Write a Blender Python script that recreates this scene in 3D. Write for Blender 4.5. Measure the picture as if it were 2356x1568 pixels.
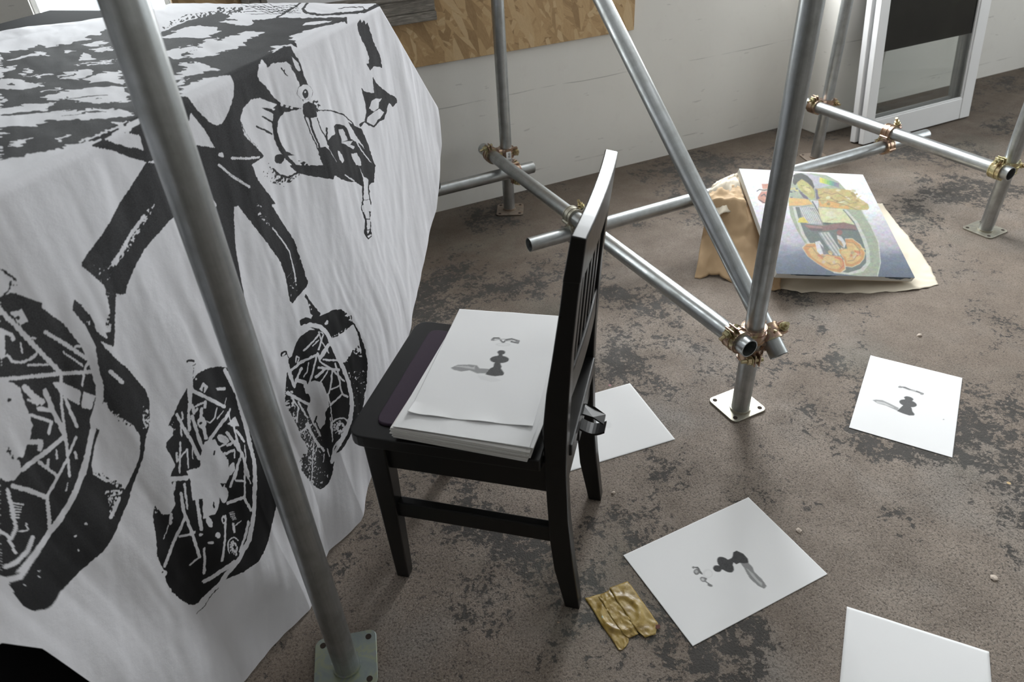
import bpy, bmesh, math
import numpy as np
from mathutils import Matrix, Vector, Quaternion

for o in list(bpy.data.objects):
    bpy.data.objects.remove(o, do_unlink=True)
scene = bpy.context.scene
COL = scene.collection

# ---------------------------------------------------------------- camera
W, H = 2356, 1568
FPX = 1637.13
CAM_H = 1.34
YAW, PITCH, ROLL = map(math.radians, (66.17251, 35.33295, 3.56667))
fw = np.array([math.cos(PITCH)*math.cos(YAW), math.cos(PITCH)*math.sin(YAW), -math.sin(PITCH)])
rt = np.array([math.sin(YAW), -math.cos(YAW), 0.])
dn = np.cross(fw, rt)
cr, sr = math.cos(ROLL), math.sin(ROLL)
MR = np.array([cr*rt + sr*dn, -sr*rt + cr*dn, fw])          # rows: right, down, forward
CAMP = np.array([0., 0., CAM_H])

cam_data = bpy.data.cameras.new('camera')
cam = bpy.data.objects.new('camera', cam_data)
COL.objects.link(cam)
m = Matrix.Identity(4)
for r in range(3):
    m[r][0] = MR[0][r]; m[r][1] = -MR[1][r]; m[r][2] = -MR[2][r]; m[r][3] = CAMP[r]
cam.matrix_world = m
cam_data.sensor_width = 36.0
cam_data.lens = FPX / W * 36.0
cam_data.clip_start = 0.05
cam_data.dof.use_dof = True
cam_data.dof.focus_distance = 1.75
cam_data.dof.aperture_fstop = 6.0
scene.camera = cam

# ---------------------------------------------------------------- world, daylight, exposure
scene.view_settings.view_transform = 'Standard'
scene.view_settings.look = 'None'
scene.view_settings.gamma = 1.0
scene.view_settings.use_curve_mapping = False
scene.view_settings.exposure = -0.28

world = bpy.data.worlds.new('world'); scene.world = world
world.use_nodes = True
bg = world.node_tree.nodes['Background']
bg.inputs[0].default_value = (0.86, 0.93, 1.0, 1); bg.inputs[1].default_value = 2.2

def window_light(name, loc, target, sx, sy, power, col=(0.93, 0.97, 1.0)):
    d = bpy.data.lights.new(name, 'AREA'); d.shape = 'RECTANGLE'; d.size = sx; d.size_y = sy
    d.energy = power; d.color = col
    o = bpy.data.objects.new(name, d); COL.objects.link(o)
    o.location = loc
    o.rotation_euler = (Vector(target) - Vector(loc)).to_track_quat('-Z', 'Y').to_euler()
    return o
# daylight entering through the windows of the room
window_light('daylight_back_window', (2.425, 2.955, 1.62), (2.425, 0, 1.62), 0.98, 1.55, 205, (0.965, 0.975, 1.0))
window_light('daylight_left_window', (-0.112, 2.955, 1.51), (-0.112, 0, 1.51), 0.39, 1.75, 42, (0.95, 0.98, 1.0))
window_light('daylight_right_window', (6.03, 0.3, 1.575), (0, 0.3, 1.575), 3.5, 1.8, 72, (0.98, 0.99, 1.0))

# ---------------------------------------------------------------- numeric helpers
def ray(c):
    return np.array([c[0]-W/2, c[1]-H/2, FPX]) @ MR
def G(c, z=0.0):
    d = ray(c); return CAMP + d*((z-CAM_H)/d[2])
def onX(c, X):
    d = ray(c); return CAMP + d*(X/d[0])
def onY(c, Y):
    d = ray(c); return CAMP + d*(Y/d[1])
def project(V):
    q = (V-CAMP) @ MR.T
    zz = np.maximum(q[:, 2], 0.05)
    return q[:, 0]/zz*FPX + W/2, q[:, 1]/zz*FPX + H/2
def vnoise(x, y, seed=0):
    x = np.asarray(x, float); y = np.asarray(y, float)
    t = np.random.RandomState(seed).rand(256, 256)
    xi = np.floor(x).astype(int); yi = np.floor(y).astype(int)
    fx = x-xi; fy = y-yi
    fx = fx*fx*(3-2*fx); fy = fy*fy*(3-2*fy)
    a = t[xi % 256, yi % 256]; b = t[(xi+1) % 256, yi % 256]
    c = t[xi % 256, (yi+1) % 256]; d = t[(xi+1) % 256, (yi+1) % 256]
    return a*(1-fx)*(1-fy)+b*fx*(1-fy)+c*(1-fx)*fy+d*fx*fy
def fbm(x, y, seed=0, o=3):
    s = 0; a = 1; n = 0
    for k in range(o):
        s = s+a*vnoise(x*2**k, y*2**k, seed+k); n += a; a *= .5
    return s/n

# ---------------------------------------------------------------- object helpers
def tag(o, label=None, cat=None, group=None, kind=None):
    if label: o['label'] = label
    if cat: o['category'] = cat
    if group: o['group'] = group
    if kind: o['kind'] = kind
    return o
def thing(name, label, cat, loc=(0, 0, 0), rotz=0.0, group=None):
    o = bpy.data.objects.new(name, None); COL.objects.link(o)
    o.location = loc; o.rotation_euler = (0, 0, rotz); o.empty_display_size = .1
    return tag(o, label, cat, group)
def world_of(o):
    mm = Matrix.Translation(o.location) @ o.rotation_euler.to_matrix().to_4x4()
    return world_of(o.parent) @ mm if o.parent else mm
def obj(name, V, F, mat, parent=None, origin=None, smooth=False, local=False):
    """V in world coordinates (or in the parent's own when local)"""
    V = np.asarray(V, float)
    org = np.zeros(3)
    if not parent:
        if origin is None:
            org = np.array([(V[:, 0].min()+V[:, 0].max())/2, (V[:, 1].min()+V[:, 1].max())/2, V[:, 2].min()])
        else:
            org = np.asarray(origin, float)
        V = V-org
    elif not local:
        inv = np.array(world_of(parent).inverted())
        V = V @ inv[:3, :3].T + inv[:3, 3]
    me = bpy.data.meshes.new(name)
    if isinstance(F, np.ndarray):
        me.vertices.add(len(V)); me.vertices.foreach_set('co', V.astype(np.float32).ravel())
        me.loops.add(F.size); me.loops.foreach_set('vertex_index', F.astype(np.int32).ravel())
        me.polygons.add(len(F)); me.polygons.foreach_set('loop_start', np.arange(0, F.size, F.shape[1], dtype=np.int32))
        me.update(calc_edges=True)
    else:
        me.from_pydata(V.tolist(), [], F)
    if smooth:
        me.polygons.foreach_set('use_smooth', np.ones(len(me.polygons), dtype=bool))
    me.validate()
    if mat: me.materials.append(mat)
    o = bpy.data.objects.new(name, me); COL.objects.link(o)
    o.location = org
    if parent: o.parent = parent
    return o
def bev(o, w=0.003, seg=2, ang=35):
    b = o.modifiers.new('bevel', 'BEVEL'); b.width = w; b.segments = seg; b.limit_method = 'ANGLE'
    b.angle_limit = math.radians(ang); return o
BF = [(0, 3, 2, 1), (4, 5, 6, 7), (0, 1, 5, 4), (1, 2, 6, 5), (2, 3, 7, 6), (3, 0, 4, 7)]
def boxv(x0, x1, y0, y1, z0, z1):
    return np.array([(x0, y0, z0), (x1, y0, z0), (x1, y1, z0), (x0, y1, z0), (x0, y0, z1), (x1, y0, z1), (x1, y1, z1), (x0, y1, z1)], float)
def join(parts):
    VV = []; FF = []; n = 0
    for V, F in parts:
        VV.append(np.asarray(V, float)); FF += [tuple(i+n for i in f) for f in F]; n += len(V)
    return np.concatenate(VV), FF
def boxes(lst):
    return join([(boxv(*b), BF) for b in lst])
def prism(poly, z0, z1):
    n = len(poly)
    V = [(x, y, z0) for x, y in poly]+[(x, y, z1) for x, y in poly]
    F = [tuple(range(n-1, -1, -1)), tuple(range(n, 2*n))]+[(i, (i+1) % n, n+(i+1) % n, n+i) for i in range(n)]
    return np.array(V, float), F
def ring(ro, ri, h, seg=28):
    """hollow cylinder along z, centred"""
    V = []
    for r, z in ((ro, -h/2), (ro, h/2), (ri, h/2), (ri, -h/2)):
        V += [(r*math.cos(2*math.pi*k/seg), r*math.sin(2*math.pi*k/seg), z) for k in range(seg)]
    F = []
    for a in range(4):
        b = (a+1) % 4
        F += [(a*seg+k, a*seg+(k+1) % seg, b*seg+(k+1) % seg, b*seg+k) for k in range(seg)]
    return np.array(V), F
def cyl(r, h, seg=16):
    return prism([(r*math.cos(2*math.pi*k/seg), r*math.sin(2*math.pi*k/seg)) for k in range(seg)], -h/2, h/2)
def frame_of(zdir, xhint=(0, 0, 1)):
    z = np.array(zdir, float); z /= np.linalg.norm(z)
    x = np.array(xhint, float); x = x-z*(x@z)
    if np.linalg.norm(x) < 1e-3:
        x = np.array([1., 0, 0]); x = x-z*(x@z)
    x /= np.linalg.norm(x); y = np.cross(z, x)
    return np.array([x, y, z]).T
def place(V, R, p):
    return np.asarray(V) @ np.asarray(R).T + np.asarray(p)
def oriented(name, V, F, mat, parent, R, p, smooth=False):
    """mesh keeps its own axes (for grain); placed with rotation R at world p under an unrotated parent"""
    o = obj(name, V, F, mat, parent, smooth=smooth, local=True)
    inv = np.array(world_of(parent).inverted())
    o.location = inv[:3, :3] @ np.asarray(p) + inv[:3, 3]
    o.rotation_euler = Matrix((inv[:3, :3] @ R).tolist()).to_euler()
    return o
def autosmooth(o, ang=40):
    me = o.data
    me.polygons.foreach_set('use_smooth', np.ones(len(me.polygons), dtype=bool))
    me.set_sharp_from_angle(angle=math.radians(ang)); return o
def grid_faces(nu, nv):
    i = np.arange(nu*nv).reshape(nu, nv)
    return np.stack([i[:-1, :-1], i[1:, :-1], i[1:, 1:], i[:-1, 1:]], -1).reshape(-1, 4)

# ---------------------------------------------------------------- materials
class N:
    def __init__(s, name):
        s.m = bpy.data.materials.new(name); s.m.use_nodes = True
        s.t = s.m.node_tree; s.b = s.t.nodes['Principled BSDF']
    def n(s, kind, **kw):
        x = s.t.nodes.new(kind)
        for k, v in kw.items(): setattr(x, k, v)
        return x
    def l(s, a, b): s.t.links.new(a, b)
    def coord(s, kind='Object', scale=(1, 1, 1)):
        c = s.n('ShaderNodeTexCoord'); mp = s.n('ShaderNodeMapping'); mp.inputs['Scale'].default_value = scale
        s.l(c.outputs[kind], mp.inputs[0]); return mp.outputs[0]
    def noise(s, vec, scale, detail=4, rough=.55, dist=0):
        x = s.n('ShaderNodeTexNoise'); s.l(vec, x.inputs['Vector'])
        x.inputs['Scale'].default_value = scale; x.inputs['Detail'].default_value = detail
        x.inputs['Roughness'].default_value = rough; x.inputs['Distortion'].default_value = dist
        return x.outputs['Fac']
    def ramp(s, fac, stops, interp='LINEAR'):
        x = s.n('ShaderNodeValToRGB'); s.l(fac, x.inputs[0]); cr_ = x.color_ramp; cr_.interpolation = interp
        while len(cr_.elements) < len(stops): cr_.elements.new(.5)
        for e, (p, c) in zip(cr_.elements, stops):
            e.position = p; e.color = (c, c, c, 1) if not hasattr(c, '__len__') else (*c, 1)
        return x.outputs[0]
    def mix(s, fac, a, b, blend='MIX'):
        x = s.n('ShaderNodeMix', data_type='RGBA', blend_type=blend)
        for v, k in ((fac, 0), (a, 6), (b, 7)):
            if hasattr(v, 'is_linked') or hasattr(v, 'links'): s.l(v, x.inputs[k])
            elif k == 0: x.inputs[0].default_value = v
            else: x.inputs[k].default_value = (*v, 1) if len(v) == 3 else v
        return x.outputs[2]
    def math(s, op, a, b=0.5, clamp=False):
        x = s.n('ShaderNodeMath', operation=op); x.use_clamp = clamp
        for k, v in enumerate((a, b)):
            if hasattr(v, 'links'): s.l(v, x.inputs[k])
            else: x.inputs[k].default_value = v
        return x.outputs[0]
    def bump(s, h, strength=.3, dist=.002):
        x = s.n('ShaderNodeBump'); x.inputs['Strength'].default_value = strength; x.inputs['Distance'].default_value = dist
        s.l(h, x.inputs['Height']); s.l(x.outputs[0], s.b.inputs['Normal'])
    def set(s, **kw):
        for k, v in kw.items():
            i = s.b.inputs[{'base': 'Base Color', 'rough': 'Roughness', 'metal': 'Metallic', 'coat': 'Coat Weight', 'spec': 'Specular IOR Level', 'sheen': 'Sheen Weight', 'trans': 'Transmission Weight', 'coatr': 'Coat Roughness', 'alpha': 'Alpha'}[k]]
            if hasattr(v, 'links'): s.l(v, i)
            elif hasattr(v, '__len__'): i.default_value = (*v, 1)
            else: i.default_value = v
        return s

def simple(name, base, rough=.5, var=.12, scale=20, **kw):
    q = N(name); v = q.coord()
    f = q.noise(v, scale)
    c = q.mix(f, tuple(x*(1-var) for x in base), tuple(min(1, x*(1+var)) for x in base))
    q.set(base=c, rough=rough, **kw); return q.m

def make_floor():
    q = N('worn_concrete'); v = q.coord()
    big = q.noise(v, 1.3, 5, .6, .4); mid = q.noise(v, 9, 6, .65); fine = q.noise(v, 210, 3, .75); grit = q.noise(v, 380, 2, .6)
    base = q.ramp(big, [(.3, (.200, .156, .123)), (.5, (.268, .220, .180)), (.7, (.305, .258, .216))])
    base = q.mix(q.ramp(mid, [(.35, 0), (.65, .6)]), base, (.15, .125, .106))
    base = q.mix(q.ramp(q.noise(v, 3.1, 4, .6), [(.52, 0), (.75, .55)]), base, (.27, .26, .245))
    base = q.mix(q.ramp(fine, [(.33, .95), (.52, 0)]), base, (.050, .041, .034))
    base = q.mix(q.ramp(grit, [(.57, 0), (.70, .75)]), base, (.40, .355, .31))
    base = q.mix(q.ramp(q.noise(v, .9, 3, .55, .3), [(.40, .5), (.56, 0)]), base, (.135, .103, .079))
    # brown dirt with shade painted in along the foot of the back wall
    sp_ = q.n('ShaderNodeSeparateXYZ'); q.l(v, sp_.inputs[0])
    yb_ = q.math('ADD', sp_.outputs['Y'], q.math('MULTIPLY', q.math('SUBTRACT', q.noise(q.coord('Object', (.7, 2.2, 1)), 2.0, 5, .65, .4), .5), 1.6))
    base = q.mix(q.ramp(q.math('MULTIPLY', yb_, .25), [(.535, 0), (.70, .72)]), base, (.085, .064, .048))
    # black scuffed remains of old coating, broken up by the grain
    m1 = q.noise(v, 2.6, 5, .6, .5); m2 = q.noise(v, 85, 4, .75); m3 = q.noise(v, 24, 5, .75, .5)
    cl = q.ramp(m1, [(.46, .0), (.64, 1)])
    fl = q.math('ADD', q.math('ADD', q.math('MULTIPLY', m2, .45), q.math('MULTIPLY', m3, .55)), q.math('MULTIPLY', cl, .16))
    blk = q.math('MULTIPLY', q.ramp(fl, [(.597, 0), (.637, .88)]), q.ramp(cl, [(.02, .25), (.3, 1)]))
    base = q.mix(blk, base, (.040, .038, .036))
    # greenish and bluish tints
    base = q.mix(q.ramp(q.noise(v, 2.2, 3, .5), [(.6, 0), (.8, .35)]), base, (.16, .175, .15))
    # small paint specks
    vo = q.n('ShaderNodeTexVoronoi'); q.l(v, vo.inputs['Vector']); vo.inputs['Scale'].default_value = 9
    sp = q.math('LESS_THAN', vo.outputs['Distance'], .042)
    base = q.mix(q.math('MULTIPLY', sp, q.math('GREATER_THAN', q.noise(v, 7, 1), .58)), base, q.mix(.75, vo.outputs['Color'], (.5, .3, .3)))
    q.set(base=base, rough=q.ramp(mid, [(.3, .58), (.7, .85)]), spec=.28)
    hgt = q.math('ADD', fine, q.math('ADD', q.math('MULTIPLY', mid, 1.2), q.math('MULTIPLY', blk, -.5)))
    q.bump(hgt, .7, .0026)
    return q.m

def make_wall():
    q = N('white_painted_wall'); v = q.coord('Object')
    f = q.noise(v, 1.6, 5, .6); g = q.noise(v, 14, 5, .65)
    c = q.mix(f, (.69, .67, .625), (.78, .765, .73))
    c = q.mix(q.ramp(g, [(.55, 0), (.8, .25)]), c, (.62, .58, .55))
    sx = q.n('ShaderNodeSeparateXYZ'); q.l(v, sx.inputs[0])
    # hairline joint in the plaster
    wob = q.math('MULTIPLY', q.math('SUBTRACT', q.noise(q.coord('Object', (1, 1, 0)), 1.1, 3), .5), .05)
    dz = q.math('ABSOLUTE', q.math('SUBTRACT', q.math('ADD', sx.outputs['Z'], wob), .447))
    ln = q.math('MULTIPLY', q.math('LESS_THAN', dz, .0017), q.ramp(q.noise(q.coord('Object', (1.3, 1, 0)), 1.7, 4), [(.50, 0), (.60, 1)]))
    c = q.mix(q.math('MULTIPLY', ln, .55), c, (.22, .21, .2))
    dz2 = q.math('ABSOLUTE', q.math('SUBTRACT', q.math('ADD', sx.outputs['Z'], q.math('MULTIPLY', wob, .6)), .085))
    ln2 = q.math('MULTIPLY', q.math('LESS_THAN', dz2, .003), q.ramp(q.noise(q.coord('Object', (2, 1, 0)), 2.2, 4), [(.5, 0), (.6, 1)]))
    c = q.mix(q.math('MULTIPLY', ln2, .4), c, (.3, .28, .26))
    scuff = q.math('MULTIPLY', q.ramp(q.noise(q.coord('Object', (4, 4, 22)), 2.2, 3), [(.70, 0), (.72, 1)]), .5)
    c = q.mix(scuff, c, (.45, .43, .41))
    q.set(base=c, rough=.62, spec=.35)
    q.bump(q.math('ADD', g, q.math('MULTIPLY', ln, -2)), .25, .004)
    return q.m

def make_osb():
    q = N('strand_board'); cs = []
    base = (.40, .26, .13); c = None; hsum = None
    for k, (rot, sc) in enumerate(((.2, (26, 26, 95)), (1.1, (24, 24, 80)), (-.7, (30, 30, 110)), (1.9, (20, 20, 70)))):
        tc = q.n('ShaderNodeTexCoord'); mp = q.n('ShaderNodeMapping'); mp.inputs['Rotation'].default_value = (0, rot, 0)
        q.l(tc.outputs['Object'], mp.inputs[0])
        mp2 = q.n('ShaderNodeMapping'); mp2.inputs['Scale'].default_value = (sc[0]*.5, .001, sc[2]*.5); q.l(mp.outputs[0], mp2.inputs[0])
        vo = q.n('ShaderNodeTexVoronoi'); q.l(mp2.outputs[0], vo.inputs['Vector']); vo.inputs['Scale'].default_value = 1.0
        bw = q.n('ShaderNodeSeparateColor'); q.l(vo.outputs['Color'], bw.inputs[0])
        colr = q.ramp(bw.outputs[0], [(0, (.30, .18, .08)), (.35, (.46, .295, .14)), (.7, (.56, .38, .195)), (1, (.64, .47, .27))])
        gr = q.noise(mp2.outputs[0], 4, 5, .7)
        colr = q.mix(.25, colr, q.ramp(gr, [(.3, (.2, .12, .05)), (.7, (.55, .4, .22))]))
        if c is None: c = colr; hsum = bw.outputs[1]
        else:
            sel = q.math('GREATER_THAN', bw.outputs[1], .52)
            c = q.mix(sel, c, colr); hsum = q.math('MAXIMUM', hsum, bw.outputs[2])
    q.set(base=c, rough=.62); q.bump(hsum, .3, .002)
    return q.m

def make_galv():
    q = N('galvanised_steel'); v = q.coord('Object', (1, 1, .035)); w = q.coord('Object')
    st = q.noise(v, 190, 4, .7); bl = q.noise(w, 22, 4, .6); fine = q.noise(q.coord('Object', (1, 1, .25)), 320, 3, .7)
    c = q.mix(st, (.30, .32, .33), (.58, .60, .61))
    c = q.mix(q.ramp(bl, [(.35, .55), (.6, 0)]), c, (.28, .285, .27))
    c = q.mix(q.ramp(fine, [(.66, 0), (.74, .5)]), c, (.2, .2, .19))
    q.set(base=c, metal=.92, rough=q.ramp(bl, [(.3, .44), (.7, .3)]))
    q.bump(st, .08, .001); return q.m

def make_zinc(name, stops, rough=.3):
    q = N(name); v = q.coord()
    f = q.noise(v, 26, 3, .6, .8)
    q.set(base=q.ramp(f, stops), metal=.9, rough=rough); q.bump(q.noise(v, 160, 2), .12, .001); return q.m

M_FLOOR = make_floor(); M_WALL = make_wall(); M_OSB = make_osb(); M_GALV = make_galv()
M_COUP = make_zinc('yellow_passivated_zinc', [(.3, (.30, .19, .16)), (.42, (.46, .33, .22)), (.52, (.36, .24, .21)), (.62, (.52, .47, .28)), (.75, (.29, .20, .21))])
M_GOLD = make_zinc('gold_passivated_zinc', [(.3, (.36, .33, .20)), (.5, (.55, .50, .30)), (.7, (.42, .31, .20))])
M_PLATE = make_zinc('dull_zinc_plate', [(.3, (.33, .325, .29)), (.5, (.46, .44, .37)), (.7, (.38, .355, .30))], .48)
M_PLATE2 = make_zinc('iridescent_zinc_plate', [(.3, (.27, .31, .31)), (.46, (.31, .35, .32)), (.58, (.36, .38, .27)), (.66, (.30, .34, .33)), (.80, (.38, .29, .31))], .42)
M_DUST = make_zinc('dusty_rusted_plate', [(.3, (.22, .175, .14)), (.5, (.30, .25, .21)), (.7, (.26, .19, .14))], .6)
M_HOLE = simple('hole_shadowed_rust', (.03, .018, .012), .9)
M_BLACK = N('black_lacquer'); 
def make_black():
    q = M_BLACK; v = q.coord(); f = q.noise(v, 40, 4, .6)
    q.set(base=q.mix(f, (.0065, .0062, .006), (.0085, .0082, .008)), rough=q.ramp(f, [(.2, .27), (.8, .33)]), spec=.4)
    return q.m
M_BLACK = make_black()
M_PAD = simple('plum_fabric', (.028, .014, .030), .8, .25, 300)
M_BRACKET = simple('dark_metal_bracket', (.016, .015, .0145), .42, .2, 60, spec=.35)
M_PAPER = simple('white_paper', (.78, .78, .785), .75, .015, 6)
M_PAPEREDGE = simple('paper_layers', (.70, .685, .66), .8, .03, 40)
M_WHITEFR = simple('white_gloss_paint', (.76, .76, .765), .35, .03, 9)
M_KRAFT = simple('kraft_paper', (.50, .345, .20), .75, .12, 9)
M_CREAMPAPER = simple('pale_wrapping_paper', (.66, .585, .47), .75, .08, 10)
M_DARKTABLE = simple('black_table_laminate', (.008, .008, .009), .9, .2, 20, spec=.08)
M_CHROME = simple('chrome', (.7, .7, .72), .12, .03, 9, metal=1.0)
M_CEIL = simple('ceiling_paint', (.72, .72, .71), .8, .04, 3)
M_FRAMEWOOD = N('weathered_frame_wood')
def make_framewood():
    q = M_FRAMEWOOD; v = q.coord('Object', (1, 1, 1)); f = q.noise(q.coord('Object', (6, 6, 60)), 3, 6, .7, .5)
    q.set(base=q.ramp(f, [(.3, (.10, .088, .075)), (.5, (.20, .18, .155)), (.65, (.33, .30, .26))]), rough=.7); q.bump(f, .3, .003); return q.m
M_FRAMEWOOD = make_framewood()

def make_glass(name, tint=(1, 1, 1), refl=.1):
    q = N(name); t = q.t
    tr = q.n('ShaderNodeBsdfTransparent'); tr.inputs[0].default_value = (*tint, 1)
    gl = q.n('ShaderNodeBsdfGlossy'); gl.inputs['Roughness'].default_value = .03
    fr = q.n('ShaderNodeFresnel'); fr.inputs[0].default_value = 1.5
    nz = q.noise(q.coord(), 5, 4, .6)
    fac = q.math('ADD', q.math('MULTIPLY', fr.outputs[0], 1.0), q.math('MULTIPLY', nz, .04), True)
    mx = q.n('ShaderNodeMixShader'); q.l(fac, mx.inputs[0]); q.l(tr.outputs[0], mx.inputs[1]); q.l(gl.outputs[0], mx.inputs[2])
    q.l(mx.outputs[0], t.nodes['Material Output'].inputs[0]); return q.m
M_GLASS = make_glass('window_glass', (.93, .95, .94))

def make_print(name, ink=(.018, .018, .019), cloth=(.74, .738, .775), attr='ink', rough=.85, grain=True):
    q = N(name); v = q.coord()
    a = q.n('ShaderNodeAttribute', attribute_name=attr)
    nz = q.noise(v, 520, 2, .6)
    s = q.math('ADD', a.outputs['Fac'], q.math('MULTIPLY', q.math('SUBTRACT', nz, .5), .5))
    k = q.ramp(s, [(.40, 0), (.60, 1)])
    tone = q.n('ShaderNodeAttribute', attribute_name='tone')
    weave = q.noise(v, 900, 2, .6)
    inkc = q.mix(q.math('MULTIPLY', tone.outputs['Fac'], q.ramp(weave, [(.3, .2), (.7, 1)])), ink, (.10, .10, .105))
    c = q.mix(k, q.mix(q.noise(v, 5, 4), tuple(x*.97 for x in cloth), cloth), inkc)
    q.set(base=c, rough=rough, spec=.15)
    q.bump(q.math('ADD', q.noise(v, 26, 5, .6), q.math('MULTIPLY', weave, .15)), .22, .006)
    return q.m
M_CLOTH = make_print('screen_printed_cotton')
M_CLOTHPLAIN = simple('white_cotton', (.74, .745, .765), .85, .02, 12)
def make_paint(name, attr='paint', rough=.6):
    q = N(name); a = q.n('ShaderNodeAttribute', attribute_name=attr)
    v = q.coord(); nz = q.noise(v, 160, 4, .6)
    q.set(base=q.mix(.10, a.outputs['Color'], q.mix(nz, (.1, .1, .1), (.9, .9, .9))), rough=rough); q.bump(nz, .12, .001); return q.m
M_PAINT = make_paint('oil_painting')
def make_inkpaper():
    q = N('ink_drawing_paper'); a = q.n('ShaderNodeAttribute', attribute_name='ink'); v = q.coord()
    nz = q.noise(v, 350, 3, .6)
    k = q.math('MULTIPLY', a.outputs['Fac'], q.ramp(nz, [(.3, .955), (.7, 1)]))
    q.set(base=q.mix(k, q.mix(q.noise(v, 6, 3), (.775, .775, .78), (.79, .79, .795)), (.012, .012, .013)), rough=.75); return q.m
M_INKPAPER = make_inkpaper()

# ================================================================ SETTING
WY = 2.781
def struct(name, V, F, mat, parent=None):
    o = obj(name, V, F, mat, parent)
    if not parent: o['kind'] = 'structure'
    return o
CEIL = 2.9
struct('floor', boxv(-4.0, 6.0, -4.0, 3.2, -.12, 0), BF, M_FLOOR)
struct('ceiling', boxv(-4.0, 6.0, -4.0, 3.0, CEIL, CEIL+.1), BF, M_CEIL)
# back wall with two window openings
wb = [(-4, -.31, WY, WY+.16, 0, CEIL), (-.31, .085, WY, WY+.16, 0, .62), (-.31, .085, WY, WY+.16, 2.4, CEIL),
      (.085, 1.93, WY, WY+.16, 0, CEIL), (1.93, 2.92, WY, WY+.16, 0, .84), (1.93, 2.92, WY, WY+.16, 2.4, CEIL), (2.92, 6, WY, WY+.16, 0, CEIL)]
V, F = boxes(wb); struct('wall_back', V, F, M_WALL)
wr = [(5.9, 6.06, -4, -1.5, 0, CEIL), (5.9, 6.06, -1.5, 2.1, 0, .65), (5.9, 6.06, -1.5, 2.1, 2.5, CEIL), (5.9, 6.06, 2.1, 2.781, 0, CEIL)]
V, F = boxes([(5.9, 6.0, *b[2:]) for b in wr]); struct('wall_right', V, F, M_WALL)
struct('wall_left', boxv(-4.1, -4, -4, 2.781, 0, CEIL), BF, M_WALL)
struct('wall_front', boxv(-4, 6, -4.1, -4, 0, CEIL), BF, M_WALL)
def window(name, axis, a0, a1, z0, z1, at, mull):
    t = bpy.data.objects.new(name, None); COL.objects.link(t); t['kind'] = 'structure'
    if axis == 'x': t.location = ((a0+a1)/2, at, z0)
    else: t.location = (at, (a0+a1)/2, z0)
    w = .018 if mull == 1 else .045
    bars = [(a0, a0+w, z0, z1), (a1-w, a1, z0, z1), (a0+w, a1-w, z0, z0+w), (a0+w, a1-w, z1-w, z1)]
    for k in range(1, mull):
        x = a0+(a1-a0)*k/mull; bars.append((x-w/2, x+w/2, z0+w, z1-w))
    def bx(b, d0, d1):
        return (b[0], b[1], at+d0, at+d1, b[2], b[3]) if axis == 'x' else (at+d0, at+d1, b[0], b[1], b[2], b[3])
    V, F = boxes([bx(b, .03, .08) for b in bars]); bev(obj('window_frame', V, F, M_WHITEFR, t), .004)
    n = mull
    for k in range(n):
        x0 = a0+(a1-a0)*k/n+w/2; x1 = a0+(a1-a0)*(k+1)/n-w/2
        obj('pane', boxv(*bx((x0+.01, x1-.01, z0+w-.01, z1-w+.01), .052, .056)), [BF[2] if axis == 'x' else BF[5]], M_GLASS, t)
    return t
window('window_1', 'x', -.31, .085, .62, 2.4, WY, 1)
window('window_2', 'x', 1.93, 2.92, .84, 2.4, WY, 2)
window('window_3', 'y', -1.5, 2.1, .65, 2.5, 5.9, 3)
# pilaster against the back wall
p0 = G((1873, 308)); p1 = G((1955, 297))
PILX0, PILX1, PILY = 2.935, 3.30, 2.585
o = struct('trim_1', boxv(PILX0, PILX1, PILY, WY+.001, 0, CEIL), BF, M_WALL); bev(o, .006)

# OSB sheet fixed on the back wall
V = boxv(.088, 1.895, WY-.014, WY-.001, .622, 1.84)
o = obj('strand_board', V, BF, M_OSB); bev(o, .0015)
tag(o, 'large tan strand board panel fixed to the white back wall', 'board')

# weathered picture frame hanging on the board
PF = thing('picture_frame', 'weathered grey wooden picture frame hanging on the strand board', 'picture frame', (.64, WY-.04, .775))
fx0, fx1, fz0, fz1, fwid = .30, .985, .787, 1.42, .105
yb, yf = WY-.042, WY-.0145
def mould(x0, x1, z0, z1, horiz):
    # stepped moulding: outer high rail, scooped middle, inner lip
    if horiz:
        a = [(x0, x1, yb, yf, z0, z0+(z1-z0)*.3), (x0, x1, yb+.012, yf, z0+(z1-z0)*.3, z0+(z1-z0)*.75), (x0, x1, yb+.004, yf, z0+(z1-z0)*.75, z1)]
    else:
        a = [(x0, x0+(x1-x0)*.3, yb, yf, z0, z1), (x0+(x1-x0)*.3, x0+(x1-x0)*.75, yb+.012, yf, z0, z1), (x0+(x1-x0)*.75, x1, yb+.004, yf, z0, z1)]
    return boxes(a)
for nm, args in (('frame_rail', (fx0, fx1, fz0, fz0+fwid, True)), ('frame_rail', (fx0, fx1, fz1-fwid, fz1, True)),
                 ('frame_stile', (fx0, fx0+fwid*.8, fz0+fwid, fz1-fwid, False)), ('frame_stile', (fx1-fwid, fx1, fz0+fwid, fz1-fwid, False))):
    V, F = mould(*args); bev(obj(nm, V, F, M_FRAMEWOOD, PF), .003)
obj('mount_board', boxv(fx0+fwid*.8, fx1-fwid, yf-.006, yf, fz0+fwid, fz1-fwid), BF, M_PAPER, PF)['label'] = 'plain white mount board'

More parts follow.
